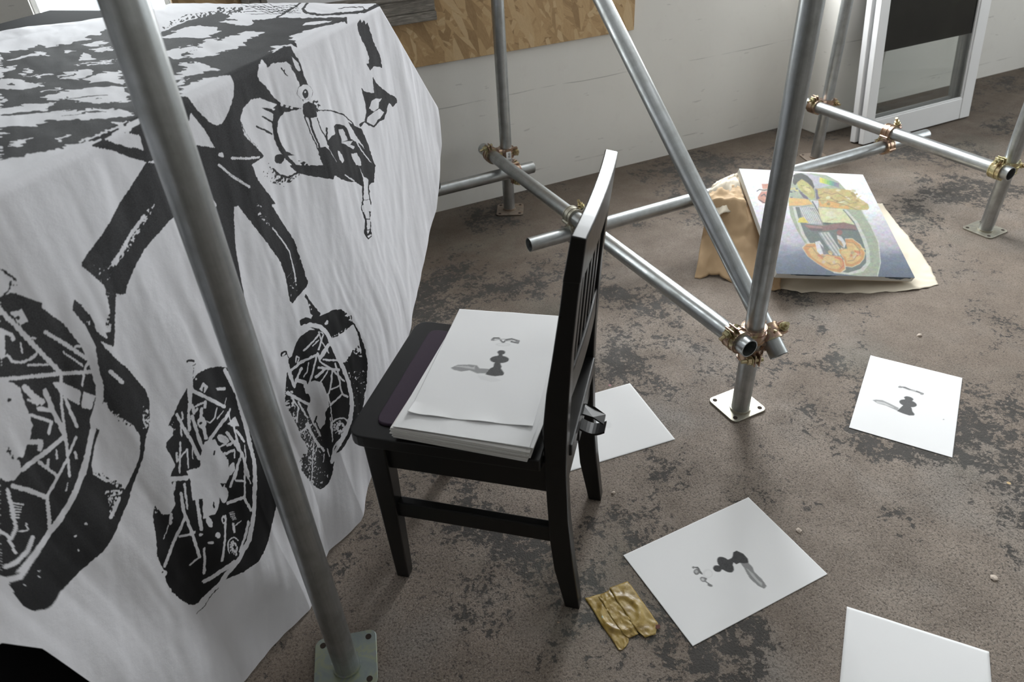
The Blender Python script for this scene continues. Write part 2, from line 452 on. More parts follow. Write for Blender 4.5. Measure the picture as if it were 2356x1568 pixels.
# ================================================================ SCAFFOLD
R_T = .0243
SC = thing('scaffold_frame', 'galvanised tube scaffold frame with clamped rails standing over the floor', 'scaffold', (1.17, 1.11, 0))
tubes = {}
def tube(name, p0, p1, label=None, seg=36):
    p0 = np.array(p0, float); p1 = np.array(p1, float); L = np.linalg.norm(p1-p0)
    V, F = ring(R_T, R_T-.0026, L, seg)
    o = oriented(name, V, F, M_GALV, SC, frame_of(p1-p0), (p0+p1)/2)
    autosmooth(o)
    if label: o['label'] = label
    return o
def rounded_square(s, r, n=5):
    P = []
    for cx, cy, a0 in ((s/2-r, s/2-r, 0), (-s/2+r, s/2-r, 90), (-s/2+r, -s/2+r, 180), (s/2-r, -s/2+r, 270)):
        for k in range(n+1):
            a = math.radians(a0+90*k/n); P.append((cx+r*math.cos(a), cy+r*math.sin(a)))
    return P
def base_plate(pole, x, y, rot, mat, s=.118, cx=0, cy=0):
    R = np.array([[math.cos(rot), -math.sin(rot), 0], [math.sin(rot), math.cos(rot), 0], [0, 0, 1]])
    V, F = prism(rounded_square(s, .016), .0005, .0058)
    p = np.array([x+cx, y+cy, 0])
    o = obj('base_plate', place(V, R, p), F, mat, pole); bev(o, .0012)
    # fixing holes
    for a in (-1, 1):
        for b in (-1, 1):
            V, F = cyl(.0062, .0011, 14); obj('bolt_hole', place(place(V, np.eye(3), (a*s*.37, b*s*.37, .0060)), R, p), F, M_HOLE, pole)
    V, F = ring(R_T+.0035, R_T-.001, .006, 28); obj('weld_ring', place(V, R, (x, y, .0085)), F, mat, pole)
    return o
PB = {k: G(c) for k, c in dict(P1=(800, 1535), P2=(1702, 942), P3=(1172, 482), P4=(1876, 364), P5=(2266, 531)).items()}
for k, (rot, mat, cx, cy) in dict(P1=(math.radians(-15), M_PLATE2, 0, .01), P2=(math.radians(0), M_PLATE, .005, .018), P3=(math.radians(-28), M_DUST, 0, -.008),
                          P4=(math.radians(-18), M_DUST, 0, 0), P5=(math.radians(3), M_PLATE, .005, .005)).items():
    b = PB[k]
    t = tube('upright_pole', (b[0], b[1], .004), (b[0], b[1], 2.45))
    base_plate(t, b[0], b[1], rot, mat, .125 if k == 'P1' else .116, cx, cy)
RZ = .262
A1 = ((1.118, 1.062, RZ), (1.124, 2.72, RZ)); A2 = ((2.622, 1.425, RZ-.002), (2.628, 2.42, RZ))
bz = RZ-.0486-.012
b2a = G((1217, 563), bz); b2b = G((2130, 310), bz)
B2 = ((b2a[0], b2a[1], bz), (b2b[0], b2b[1], bz))
b1b = G((1226, 384), bz)
B1 = ((-.35, b1b[1]-.03, bz), (b1b[0], b1b[1], bz))
D0 = onX((1793, 818), 1.226); D1 = onX((1385, 0), 1.226); dd = (D1-D0)/np.linalg.norm(D1-D0)
Dend = D0+dd*((2.68-D0[1])/dd[1])
tube('horizontal_rail', *A1); tube('horizontal_rail', *A2); tube('horizontal_rail', *B1); tube('horizontal_rail', *B2)
tube('diagonal_brace', D0, Dend)
tube('horizontal_rail', (-.4, PB['P1'][1]+.05, 2.2), (1.6, PB['P2'][1]+.06-.1, 2.2))
tube('horizontal_rail', (PB['P2'][0]-.055, .7, 2.26), (PB['P3'][0]-.06, 2.74, 2.26))
tube('horizontal_rail', (PB['P3'][0]-.3, PB['P3'][1]-.056, 2.14), (PB['P4'][0]+.2, PB['P4'][1]-.056, 2.14))
tube('horizontal_rail', (PB['P5'][0]-.056, PB['P5'][1]-.2, 2.2), (PB['P4'][0]-.056, PB['P4'][1]+.2, 2.2))

def coupler(pa, axa, pb, axb, mat=M_COUP, wing=1, boltdir=None, boltdir2=None):
    pa = np.array(pa, float); pb = np.array(pb, float); axa = np.array(axa, float)/np.linalg.norm(axa); axb = np.array(axb, float)/np.linalg.norm(axb)
    mid = (pa+pb)/2; dv = pb-pa; L = np.linalg.norm(dv); dv = dv/L
    # body block between the collars
    R = frame_of(dv, axa)
    gap = max(L-2*R_T-.002, .012)
    V, F = prism(rounded_square(.044, .008, 3), -gap/2, gap/2)
    c = oriented('pipe_coupler', V, F, mat, SC, R, mid); bev(c, .001)
    def half(p, ax, away, bd):
        # collar band, two lugs, bolt with nut and a lever on the side opposite the body
        Rc = frame_of(ax, away)           # local x points away from the body
        V, F = ring(R_T+.0062, R_T+.0004, .042, 30)
        # raised rib round the middle and flanged rims
        V2, F2 = ring(R_T+.0085, R_T+.005, .010, 30)
        V3, F3 = ring(R_T+.0078, R_T+.005, .004, 30)
        Va, Fa = join([(V, F), (V2, F2), (place(V3, np.eye(3), (0, 0, .019)), F3), (place(V3, np.eye(3), (0, 0, -.019)), F3)])
        o = obj('collar', place(Va, Rc, p), Fa, mat, c); autosmooth(o, 50)
        side = np.array(bd, float) if bd is not None else Rc[:, 1]
        side = side-ax*(side@ax); side /= np.linalg.norm(side)
        Rl = frame_of(ax, side)
        # lugs stand off the collar along `side`
        off = R_T+.013
        V, F = boxes([(off-.010, off+.012, .004, .0085, -.017, .017), (off-.010, off+.012, -.0085, -.004, -.017, .017)])
        o = obj('lug', place(V, Rl, p), F, mat, c); bev(o, .002)
        # T bolt through the lugs
        Rb = np.array([Rl[:, 0], Rl[:, 2], -Rl[:, 1]]).T
        V, F = cyl(.0052, .058, 14)
        q = p+Rl[:, 0]*(off+.004)
        o = obj('bolt', place(V, Rb, q+Rb[:, 2]*.012), F, M_GOLD, c); autosmooth(o)
        V, F = cyl(.0105, .011, 6)
        V2, F2 = ring(.0125, .0045, .0025, 16)
        V, F = join([(V, F), (place(V2, np.eye(3), (0, 0, -.0065)), F2)])
        o = obj('nut', place(V, Rb, q+Rb[:, 2]*.020), F, M_GOLD, c); bev(o, .001)
        # hinge knuckle opposite
        V, F = cyl(.0062, .036, 14)
        o = obj('hinge', place(V, Rl, p-Rl[:, 0]*(R_T+.0085)), F, mat, c); autosmooth(o)
    half(pa, axa, -dv, boltdir); half(pb, axb, dv, boltdir2)
    return c
Zv = (0, 0, 1); Yv = (0, 1, 0); Xv = (1, 0, 0)
def at_y(T, y):
    a, b = map(np.array, T); return a+(b-a)*((y-a[1])/(b[1]-a[1]))
def at_x(T, x):
    a, b = map(np.array, T); return a+(b-a)*((x-a[0])/(b[0]-a[0]))
P = PB
coupler(at_y(A1, P['P3'][1]), Yv, (P['P3'][0], P['P3'][1], RZ), Zv, M_COUP, boltdir=(-.3, -.2, 1), boltdir2=(1, -.3, 0))['label'] = 'copper coloured clamp with a small white barcode sticker'
coupler(at_y(A1, P['P2'][1]), Yv, (P['P2'][0], P['P2'][1], RZ), Zv, M_COUP, boltdir=(-.5, 0, .9), boltdir2=(.9, .3, 0))
coupler((P['P2'][0], P['P2'][1], RZ-.058), Zv, D0+dd*.065, dd, M_COUP, boltdir=(-.3, -.9, 0), boltdir2=(1, -.2, .2))
coupler(at_y(A2, P['P4'][1]), Yv, (P['P4'][0], P['P4'][1], RZ), Zv, M_COUP, boltdir=(-.3, 0, 1), boltdir2=(1, -.2, 0))
coupler(at_y(A2, P['P5'][1]), Yv, (P['P5'][0], P['P5'][1], RZ), Zv, M_GOLD, boltdir=(-.2, 0, 1), boltdir2=(1, 0, 0))
yy = (B2[0][1]+B2[1][1])/2
coupler(at_y(A1, yy), Yv, at_x(B2, 1.121), Xv, M_PLATE, boltdir=(1, 0, .5), boltdir2=(0, -1, .2))
coupler(at_y(A2, B2[1][1]-.004), Yv, at_x(B2, 2.625), Xv, M_COUP, boltdir=(1, 0, .5), boltdir2=(0, 1, .2))
cB1 = coupler(at_x(B1, P['P3'][0]), Xv, (P['P3'][0], P['P3'][1], bz), Zv, M_COUP, boltdir=(0, 0, -1), boltdir2=(1, .2, 0))
# barcode sticker on the clamp at the back pole
stc = np.array([P['P3'][0], P['P3'][1], RZ])+np.array([-.004, -.0335, -.004])
V = boxv(stc[0]-.011, stc[0]+.011, stc[1]-.0004, stc[1]+.0004, stc[2]-.016, stc[2]+.016)
st = obj('sticker', V, BF, M_PAPER, SC); st['label'] = 'white barcode sticker'
for k, wv in enumerate((.0012, .0006, .0018, .0006, .001, .0016, .0006, .0012)):
    zc = stc[2]-.010+k*.0028
    obj('barcode_bar', boxv(stc[0]-.003, stc[0]+.007, stc[1]-.0008, stc[1]-.0004, zc, zc+wv), BF, M_HOLE, st)

# ================================================================ RASTER PRINTS
class Canvas:
    """small scan-converter: artwork drawn as polygons and strokes, later stored on mesh points"""
    def __init__(s, x0, y0, x1, y1, S=1.5, bgc=0.0, ch=1):
        s.x0, s.y0, s.S = x0, y0, S
        s.w = int((x1-x0)*S); s.h = int((y1-y0)*S)
        s.a = np.zeros((s.h, s.w, ch), np.float32); s.a[:] = bgc
        s.gr = vnoise(*np.meshgrid(np.arange(s.w)/(3.0*S), np.arange(s.h)/(3.0*S)), seed=11).astype(np.float32)
        s.gr = .78*s.gr+.22*np.random.RandomState(5).rand(s.h, s.w).astype(np.float32)
        s.off = (0, 0, 1)
    def use(s, x, y, k): s.off = (x, y, k); return s
    def tr(s, pts):
        ox, oy, k = s.off
        p = np.asarray(pts, float)
        return np.stack([(ox+p[:, 0]/k-s.x0)*s.S, (oy+p[:, 1]/k-s.y0)*s.S], 1)
    def box(s, p, pad=2):
        a = max(0, int(p[:, 0].min()-pad)); b = min(s.w, int(p[:, 0].max()+pad+1))
        c = max(0, int(p[:, 1].min()-pad)); d = min(s.h, int(p[:, 1].max()+pad+1))
        return a, b, c, d
    def mask(s, pts):
        p = s.tr(pts); a, b, c, d = s.box(p)
        if a >= b or c >= d: return None
        X, Y = np.meshgrid(np.arange(a, b)+.5, np.arange(c, d)+.5)
        ins = np.zeros(X.shape, bool); n = len(p)
        for i in range(n):
            x1, y1 = p[i]; x2, y2 = p[(i+1) % n]
            if y1 == y2: continue
            k = ((y1 > Y) != (y2 > Y))
            ins ^= k & (X < (x2-x1)*(Y-y1)/(y2-y1)+x1)
        return (slice(c, d), slice(a, b)), ins
    def poly(s, val, pts):
        r = s.mask(pts)
        if r: s.a[r[0]][r[1]] = val
    def line(s, val, pts, w):
        p = s.tr(pts); r = w/s.off[2]*s.S/2
        for i in range(len(p)-1):
            q = p[i:i+2]; a, b, c, d = s.box(q, r+2)
            if a >= b or c >= d: continue
            X, Y = np.meshgrid(np.arange(a, b)+.5, np.arange(c, d)+.5)
            e = q[1]-q[0]; L = max(e@e, 1e-9)
            t = np.clip(((X-q[0, 0])*e[0]+(Y-q[0, 1])*e[1])/L, 0, 1)
            D = np.hypot(X-q[0, 0]-t*e[0], Y-q[0, 1]-t*e[1])
            s.a[c:d, a:b][D < r] = val
    def ell(s, val, cx, cy, rx, ry, rot=0, n=28):
        t = np.linspace(0, 2*np.pi, n, endpoint=False); c, d = math.cos(rot), math.sin(rot)
        s.poly(val, [(cx+rx*math.cos(k)*c-ry*math.sin(k)*d, cy+rx*math.cos(k)*d+ry*math.sin(k)*c) for k in t])
    def stip(s, val, pts, A, B, p0, p1):
        r = s.mask(pts)
        if not r: return
        AB = s.tr([A, B]); e = AB[1]-AB[0]
        ys, xs = r[0]; X, Y = np.meshgrid(np.arange(xs.start, xs.stop), np.arange(ys.start, ys.stop))
        t = np.clip(((X-AB[0, 0])*e[0]+(Y-AB[0, 1])*e[1])/(e@e), 0, 1)
        pr = p0+(p1-p0)*t
        s.a[r[0]][r[1] & (s.gr[r[0]] < .5+(pr-.5)*.9)] = val
    def blur(s, k=1):
        for _ in range(k):
            a = s.a; p = np.pad(a, ((1, 1), (1, 1), (0, 0)), mode='edge')
            s.a = (p[:-2, 1:-1]+p[2:, 1:-1]+p[1:-1, :-2]+p[1:-1, 2:]+2*a)/6
    def sample(s, px, py, bgc=0.0):
        x = (px-s.x0)*s.S-.5; y = (py-s.y0)*s.S-.5
        ok = (x > 0) & (x < s.w-2) & (y > 0) & (y < s.h-2)
        xi = np.clip(np.floor(x).astype(int), 0, s.w-2); yi = np.clip(np.floor(y).astype(int), 0, s.h-2)
        fx = np.clip(x-xi, 0, 1)[:, None]; fy = np.clip(y-yi, 0, 1)[:, None]; a = s.a
        v = a[yi, xi]*(1-fx)*(1-fy)+a[yi, xi+1]*fx*(1-fy)+a[yi+1, xi]*(1-fx)*fy+a[yi+1, xi+1]*fx*fy
        v[~ok] = bgc
        return v
def float_attr(o, name, v):
    at = o.data.attributes.new(name, 'FLOAT', 'POINT'); at.data.foreach_set('value', np.ascontiguousarray(v, np.float32).ravel())
def color_attr(o, name, v):
    at = o.data.attributes.new(name, 'FLOAT_COLOR', 'POINT')
    v = np.concatenate([v, np.ones((len(v), 1))], 1); at.data.foreach_set('color', np.ascontiguousarray(v, np.float32).ravel())

def cloth_art():
    c = Canvas(0, 0, 1062, 1470, 1.5)
    a_ = (0, 0, 3.734); b_ = (500, 0, 3.734); e_ = (0, 380, 3.734); f_ = (420, 380, 3.734); g_ = (0, 780, 3.734)
    i_ = (500, 680, 4.48); j_ = (630, 960, 8.252); k_ = (330, 1060, 4.479); l_ = (340, 830, 5.806); m_ = (0, 600, 3.919); n_ = (0, 1000, 3.733)
    # ---------- top of the table: dark ground with torn white streaks
    c.use(*a_)
    c.poly(1, [(0, 440), (320, 400), (700, 360), (950, 250), (1350, 300), (1600, 190), (1900, 110), (2060, 180), (2330, 165), (2330, 480), (1990, 640), (1600, 830), (1120, 1050), (900, 1190), (600, 1245), (450, 1315), (200, 1370), (0, 1372)])
    c.stip(1, [(1370, 230), (1600, 130), (1900, 95), (2080, 60), (2100, 110), (1900, 130), (1600, 180), (1400, 260)], (1370, 230), (2080, 80), .35, .6)
    for w in ([(1390, 320), (1560, 250), (1700, 220), (1920, 240), (1900, 262), (1800, 325), (1540, 328)], [(1870, 190), (2160, 170), (2200, 215), (2060, 250), (1920, 240), (2030, 215)],
              [(1940, 170), (2060, 110), (2300, 90), (2330, 150), (2200, 160), (2100, 172)],
              [(1600, 500), (1760, 350), (2000, 290), (2160, 265), (2255, 290), (2080, 355), (2110, 390), (1980, 440), (1760, 490)],
              [(1420, 430), (1560, 405), (1580, 430), (1650, 390), (1680, 430), (1600, 470), (1560, 515), (1450, 500)],
              [(1530, 555), (1720, 540), (1830, 570), (1870, 605), (1700, 630), (1500, 700), (1490, 650), (1620, 600)], [(1500, 720), (1640, 670), (1600, 700), (1510, 750)],
              [(340, 395), (480, 350), (880, 225), (900, 260), (640, 370), (420, 410)], [(700, 400), (900, 340), (920, 370), (780, 410)], [(0, 430), (300, 400), (330, 420), (150, 445), (0, 465)],
              [(50, 530), (200, 490), (360, 450), (400, 480), (250, 500), (90, 540)], [(640, 500), (720, 455), (800, 510), (700, 520)], [(780, 430), (930, 400), (950, 435), (830, 445)],
              [(510, 655), (640, 620), (830, 605), (800, 640), (640, 690), (540, 680)], [(700, 690), (900, 630), (1030, 600), (1060, 720), (940, 715), (800, 715)],
              [(0, 690), (180, 690), (300, 720), (410, 745), (200, 770), (0, 775)], [(370, 845), (500, 790), (700, 770), (1070, 740), (1110, 880), (900, 900), (620, 870), (450, 860)],
              [(0, 930), (300, 890), (470, 880), (400, 950), (200, 960), (0, 985)], [(0, 1000), (500, 950), (900, 935), (1130, 965), (1140, 1005), (700, 1040), (400, 1030), (300, 1090), (0, 1100)],
              [(30, 1270), (160, 1200), (290, 1190), (150, 1260)], [(590, 1250), (900, 1130), (1060, 1060), (1060, 1090), (950, 1120), (800, 1190)], [(0, 600), (130, 570), (100, 620), (0, 650)],
              [(560, 440), (660, 435), (600, 455)], [(670, 540), (930, 540), (800, 552)], [(210, 590), (300, 620), (200, 660)], [(0, 860), (100, 850), (60, 880), (0, 890)], [(490, 1210), (560, 1150), (590, 1160), (520, 1215)], [(0, 1140), (50, 1150), (40, 1180), (0, 1180)]):
        c.poly(0, w)
    for k in range(26):
        rs = np.random.RandomState(300+k); x = rs.uniform(0, 1050); y = rs.uniform(370, 1080); L = rs.uniform(60, 240); d = rs.uniform(4, 13)
        c.line(1 if rs.rand() < .6 else 0, [(x, y), (x+L*.5, y-L*.08+rs.uniform(-8, 8)), (x+L, y-L*.17)], d)
    for y0 in (860, 958, 1000): c.line(1, [(560, y0), (700, y0-18), (900, y0-40)], 9)
    c.line(0, [(2340, 392), (2080, 420), (1960, 455)], 9)
    c.use(*b_)
    c.poly(1, [(0, 225), (290, 215), (340, 190), (520, 155), (840, 158), (1110, 148), (1112, 180), (760, 262), (650, 300), (632, 340), (680, 370), (685, 410), (640, 380), (580, 387), (0, 470)])
    c.poly(0, [(0, 360), (60, 330), (250, 268), (380, 272), (392, 292), (220, 350), (250, 385), (100, 430), (0, 450)])
    c.poly(0, [(730, 228), (760, 195), (900, 180), (1000, 178), (900, 205)]); c.poly(0, [(640, 350), (640, 320), (760, 262), (1000, 215), (1095, 190), (1000, 220), (700, 360)])
    c.poly(1, [(1060, 158), (1115, 150), (1115, 210), (1090, 185)])
    c.poly(1, [(770, 30), (720, 85), (745, 122), (860, 142), (1100, 125), (1260, 112), (1390, 60), (1420, 28), (1380, 28), (1270, 85), (1100, 110), (880, 125), (770, 108), (748, 80), (790, 32)])
    c.line(1, [(1040, 80), (1150, 62), (1250, 58), (1266, 80), (1230, 97)], 7)
    c.line(1, [(720, 28), (640, 78), (510, 152)], 14)
    for k in range(5): c.line(1, [(200+60*k, 36), (330+70*k, 70+8*k), (440+70*k, 120)], 4)
    for k in range(4): c.line(1, [(240, 55+22*k), (460, 62+20*k), (700, 45+16*k)], 4)
    c.stip(1, [(0, 60), (200, 60), (260, 110), (60, 140), (0, 150)], (0, 100), (250, 80), .6, .3)
    # ---------- jacket and trousers on the front
    c.use(0, 0, 1)
    c.poly(1, [(415, 222), (540, 165), (652, 108), (668, 106), (690, 148), (700, 190), (692, 245), (640, 240), (600, 226), (580, 228), (560, 250), (553, 275), (562, 312), (592, 338), (612, 360), (580, 378), (594, 412), (640, 470), (430, 480), (400, 360), (330, 375), (240, 340), (205, 335), (250, 318), (300, 300), (360, 250)])
    c.use(*a_)
    c.poly(0, [(1520, 775), (1700, 690), (1900, 645), (1980, 650), (2010, 720), (2010, 820), (1960, 960), (1920, 1050), (1870, 1078), (1800, 1050), (1700, 950), (1610, 830), (1550, 825)])
    c.poly(0, [(1640, 960), (1750, 1100), (1850, 1270), (1780, 1260), (1660, 1240), (1615, 1110)])
    c.poly(0, [(920, 1180), (960, 1150), (1080, 1140), (1200, 1160), (1240, 1300), (1180, 1270), (1100, 1270), (1040, 1240), (950, 1240)])
    c.poly(0, [(0, 1385), (600, 1262), (745, 1250), (960, 1290), (1120, 1350), (1262, 1392), (1180, 1520), (1000, 1568), (0, 1568)])
    c.poly(1, [(760, 1250), (900, 1195), (1000, 1240), (1240, 1300), (1265, 1392), (1120, 1350), (960, 1290)])
    c.ell(0, 1772, 1325, 34, 24, .6); c.ell(0, 1903, 1335, 24, 26); c.line(0, [(2000, 1358), (2130, 1362), (2230, 1350)], 20)
    c.line(0, [(1890, 1420), (1960, 1465), (2090, 1560)], 16)
    c.line(0, [(1860, 1400), (1870, 1460), (1910, 1475)], 8)
    c.use(*b_)
    c.poly(0, [(345, 640), (355, 560), (385, 510), (440, 582), (470, 545), (590, 530), (640, 580), (670, 660), (692, 712), (722, 880), (716, 932), (560, 900), (480, 820), (420, 742), (360, 690)])
    c.line(1, [(548, 585), (575, 625), (598, 652)], 10); c.line(1, [(575, 600), (572, 630)], 7)
    c.poly(1, [(555, 420), (625, 402), (650, 470), (600, 430)]); c.poly(1, [(620, 440), (690, 500), (708, 552), (660, 490)])
    c.poly(1, [(610, 560), (655, 590), (700, 640), (698, 700), (672, 690), (660, 640)]); c.poly(1, [(720, 690), (735, 650), (770, 730), (745, 725)])
    c.poly(0, [(632, 480), (690, 540), (712, 610), (690, 610), (655, 560)])
    c.poly(0, [(290, 870), (320, 845), (380, 850), (430, 900), (485, 960), (480, 1180), (440, 1215), (420, 1260), (370, 1265), (290, 1215), (225, 1120), (200, 1040), (215, 975), (260, 950)])
    c.line(1, [(208, 1050), (235, 1130), (300, 1215), (355, 1258)], 5)
    c.line(1, [(390, 1000), (440, 1025), (480, 1050)], 14); c.line(1, [(340, 1085), (400, 1110), (480, 1150)], 15)
    # plate-like head with its shadowed rim
    c.poly(0, [(540, 970), (640, 945), (860, 940), (1020, 950), (1120, 1010), (1200, 1090), (1280, 1220), (1350, 1380), (1365, 1430), (1340, 1568), (960, 1540), (850, 1515), (720, 1450), (620, 1370), (545, 1280), (500, 1150), (495, 1050)])
    c.line(1, [(860, 945), (980, 950), (1080, 985), (1160, 1055), (1240, 1160), (1310, 1300), (1362, 1425)], 10)
    c.poly(1, [(380, 920), (470, 935), (540, 890), (720, 935), (640, 950), (560, 985), (530, 1040), (520, 1130), (560, 1240), (600, 1300), (680, 1330), (620, 1340), (700, 1430), (860, 1500), (960, 1490), (965, 1540), (850, 1518), (700, 1450), (600, 1370), (570, 1400), (520, 1400), (515, 1360), (550, 1300), (500, 1190), (482, 1080), (490, 980)])
    for q in ((465, 908), (560, 905), (600, 918), (490, 938), (635, 925)): c.ell(0, q[0], q[1], 13, 9)
    c.poly(0, [(465, 1260), (495, 1190), (545, 1290), (600, 1380), (690, 1480), (640, 1520), (560, 1510), (500, 1430)])
    c.ell(1, 545, 1365, 38, 42)
    c.poly(0, [(600, 1390), (700, 1440), (640, 1450)])
    c.stip(1, [(440, 1380), (540, 1500), (660, 1525), (700, 1480), (720, 1500), (640, 1568), (520, 1568)], (470, 1400), (640, 1530), .25, .6)
    c.ell(1, 742, 790, 70, 66); c.ell(0, 742, 790, 66, 62); c.ell(1, 745, 805, 26, 38); c.ell(0, 745, 790, 9, 9)
    c.poly(1, [(722, 890), (770, 868), (830, 900), (838, 1000), (790, 1012), (735, 1005), (718, 950)])
    c.stip(1, [(800, 870), (840, 835), (878, 910), (850, 970), (820, 960)], (800, 900), (870, 900), .7, .4)
    c.line(1, [(770, 1000), (800, 1120), (860, 1270)], 16); c.line(1, [(840, 1010), (870, 1110), (905, 1170)], 9); c.line(1, [(920, 1100), (915, 1180), (930, 1240)], 16)
    c.poly(1, [(930, 1200), (960, 1165), (1000, 1150), (990, 1085), (1020, 1065), (1085, 1075), (1110, 1110), (1140, 1190), (1230, 1240), (1340, 1360), (1362, 1430), (1350, 1568), (1240, 1568), (1120, 1560), (960, 1500), (870, 1420), (840, 1270), (900, 1260), (935, 1285)])
    c.poly(0, [(1035, 1110), (1075, 1105), (1112, 1205), (1065, 1215)]); c.poly(0, [(1055, 1222), (1160, 1205), (1130, 1240), (1175, 1260), (1160, 1285), (1110, 1250)])
    c.poly(0, [(1020, 1290), (1045, 1300), (1080, 1370), (1065, 1405), (1035, 1370)]); c.poly(0, [(1135, 1320), (1190, 1312), (1230, 1390), (1225, 1440), (1200, 1450), (1175, 1400)])
    c.poly(1, [(1115, 1045), (1240, 1110), (1300, 1240), (1345, 1370), (1270, 1280), (1200, 1180)])
    c.poly(0, [(1175, 1190), (1230, 1270), (1270, 1330), (1350, 1420), (1290, 1370), (1200, 1250)])
    c.poly(0, [(720, 1010), (760, 1100), (830, 1270), (895, 1440), (880, 1450), (830, 1460), (700, 1370), (680, 1300), (560, 1180), (540, 1050), (580, 960)])
    c.line(1, [(735, 1005), (790, 1150), (870, 1340)], 9); c.stip(1, [(690, 1370), (760, 1390), (830, 1470), (760, 1440)], (690, 1370), (830, 1470), .5, .5)
    c.line(0, [(880, 1190), (1000, 1390)], 5)
    # brush strokes on the right
    c.poly(1, [(1200, 205), (1230, 160), (1240, 200), (1262, 170), (1275, 215), (1292, 190), (1350, 370), (1402, 470), (1422, 580), (1350, 568), (1320, 610), (1288, 550), (1310, 540), (1305, 490), (1280, 400), (1240, 340), (1212, 280)])
    c.poly(1, [(1338, 650), (1362, 700), (1402, 742), (1470, 800), (1552, 838), (1560, 880), (1520, 917), (1482, 882), (1462, 960), (1440, 1022), (1400, 1042), (1358, 1096), (1310, 1080), (1270, 1050), (1225, 1092), (1212, 1065), (1270, 1040), (1292, 950), (1275, 870), (1240, 755), (1290, 790), (1352, 800), (1340, 700)])
    c.poly(0, [(1310, 930), (1330, 870), (1360, 848), (1425, 845), (1395, 880), (1388, 930), (1345, 960)])
    c.poly(0, [(1300, 1010), (1360, 955), (1400, 930), (1442, 962), (1425, 990), (1380, 1035), (1352, 1080), (1290, 1045)])
    c.poly(1, [(1395, 880), (1440, 870), (1450, 930), (1420, 940)])
    # trousers
    c.use(*f_)
    c.poly(1, [(585, 20), (640, 130), (860, 460), (980, 640), (1010, 740), (1060, 900), (1095, 1010), (1080, 1050), (965, 1190), (942, 1170), (910, 960), (860, 830), (780, 720), (452, 300), (455, 450), (475, 750), (510, 1000), (545, 1200), (543, 1330), (480, 1150), (330, 700), (60, 150), (-60, -60), (200, -120)])
    c.line(0, [(320, 0), (430, 90), (575, 185)], 22); c.line(0, [(200, 200), (240, 270), (290, 345)], 22)
    c.line(1, [(330, 20), (520, 150)], 4)
    c.line(0, [(790, 540), (870, 640), (940, 740), (975, 880), (1000, 1000)], 12)
    c.line(.5, [(1030, 800), (980, 880), (915, 980)], 7)
    c.stip(0, [(640, 240), (760, 500), (800, 560), (760, 540), (650, 420)], (650, 250), (790, 550), .22, .3)
    c.stip(0, [(930, 980), (1000, 950), (1020, 1060), (960, 1160)], (940, 980), (1000, 1100), .3, .3)
    c.stip(0, [(290, 400), (350, 520), (380, 730), (340, 620)], (300, 400), (370, 700), .3, .35)
    c.use(*e_)
    c.poly(1, [(1262, -20), (1100, 230), (880, 570), (690, 830), (690, 862), (740, 905), (880, 1030), (900, 1090), (1050, 1110), (1075, 1100), (1090, 1030), (1150, 890), (1240, 740), (1460, 490), (1740, 260), (1800, 0)])
    c.line(0, [(1250, 435), (1130, 600), (1040, 740), (960, 850)], 30)
    c.stip(0, [(1280, 380), (1340, 330), (1300, 440), (1130, 700), (980, 870), (900, 920), (960, 800)], (1300, 380), (930, 900), .45, .45)
    c.stip(0, [(760, 850), (960, 880), (950, 1000), (860, 1000)], (760, 850), (950, 980), .25, .25)
    c.poly(1, [(945, 1100), (992, 1110), (966, 1552), (900, 1520), (840, 1480), (800, 1420), (860, 1440), (930, 1430), (935, 1300)])
    c.stip(1, [(890, 1085), (950, 1090), (940, 1400), (860, 1450), (900, 1330), (925, 1200)], (880, 1250), (950, 1250), .3, .75)
    # ---------- right leg ankle and third sole
    c.use(*i_)
    c.poly(1, [(930, -20), (1000, 80), (1080, 190), (1030, 250), (985, 240), (1010, 180), (985, 100), (920, 20)])
    c.stip(1, [(940, 20), (1000, 100), (1020, 200), (985, 200), (960, 100)], (940, 60), (1010, 90), .3, .8)
    c.poly(1, [(872, 262), (930, 222), (1000, 240), (1120, 190), (1200, 150), (1280, 138), (1350, 190), (1400, 270), (1460, 370), (1520, 520), (1552, 700), (1556, 900), (1540, 1080), (1510, 1210), (1430, 1350), (1390, 1440), (1330, 1560), (1240, 1640), (1260, 1500), (1370, 1200), (1330, 900), (1200, 560), (1100, 380), (980, 330), (895, 325)])
    c.poly(0, [(1205, 420), (1330, 345), (1390, 275), (1442, 370), (1478, 490), (1510, 640), (1400, 590), (1355, 690), (1310, 692), (1250, 600), (1195, 480)])
    c.stip(1, [(1180, 330), (1380, 200), (1400, 300), (1330, 370), (1210, 440)], (1330, 250), (1250, 440), .95, .5)
    c.stip(1, [(1340, 690), (1400, 580), (1470, 500), (1520, 640), (1540, 760), (1400, 800)], (1400, 560), (1420, 740), .3, .95)
    c.line(0, [(1150, 285), (1130, 290), (1155, 265)], 22); c.stip(0, [(1280, 130), (1370, 200), (1400, 290), (1330, 220)], (1300, 150), (1390, 280), .35, .5)
    sole3 = [(1040, 350), (970, 358), (880, 430), (840, 500), (800, 622), (760, 652), (738, 780), (710, 920), (695, 1115), (728, 1180), (735, 1260), (800, 1300), (830, 1350), (860, 1450), (880, 1500), (900, 1560), (870, 1640), (830, 1700), (850, 1800), (900, 1890), (960, 1950), (1040, 1992), (1100, 1970), (1150, 1930), (1190, 1860), (1220, 1740), (1240, 1620), (1290, 1560), (1350, 1400), (1385, 1250), (1380, 1050), (1340, 900), (1270, 740), (1200, 560), (1140, 430)]
    c.poly(1, sole3)
    c.line(0, [(850, 385), (900, 332), (975, 300), (1075, 320), (1150, 390), (1205, 510), (1255, 630), (1315, 750), (1365, 890), (1395, 1040), (1398, 1150), (1378, 1300), (1335, 1430), (1270, 1540)], 44)
    c.line(0, [(1335, 1430), (1280, 1530), (1235, 1620), (1200, 1720)], 30)
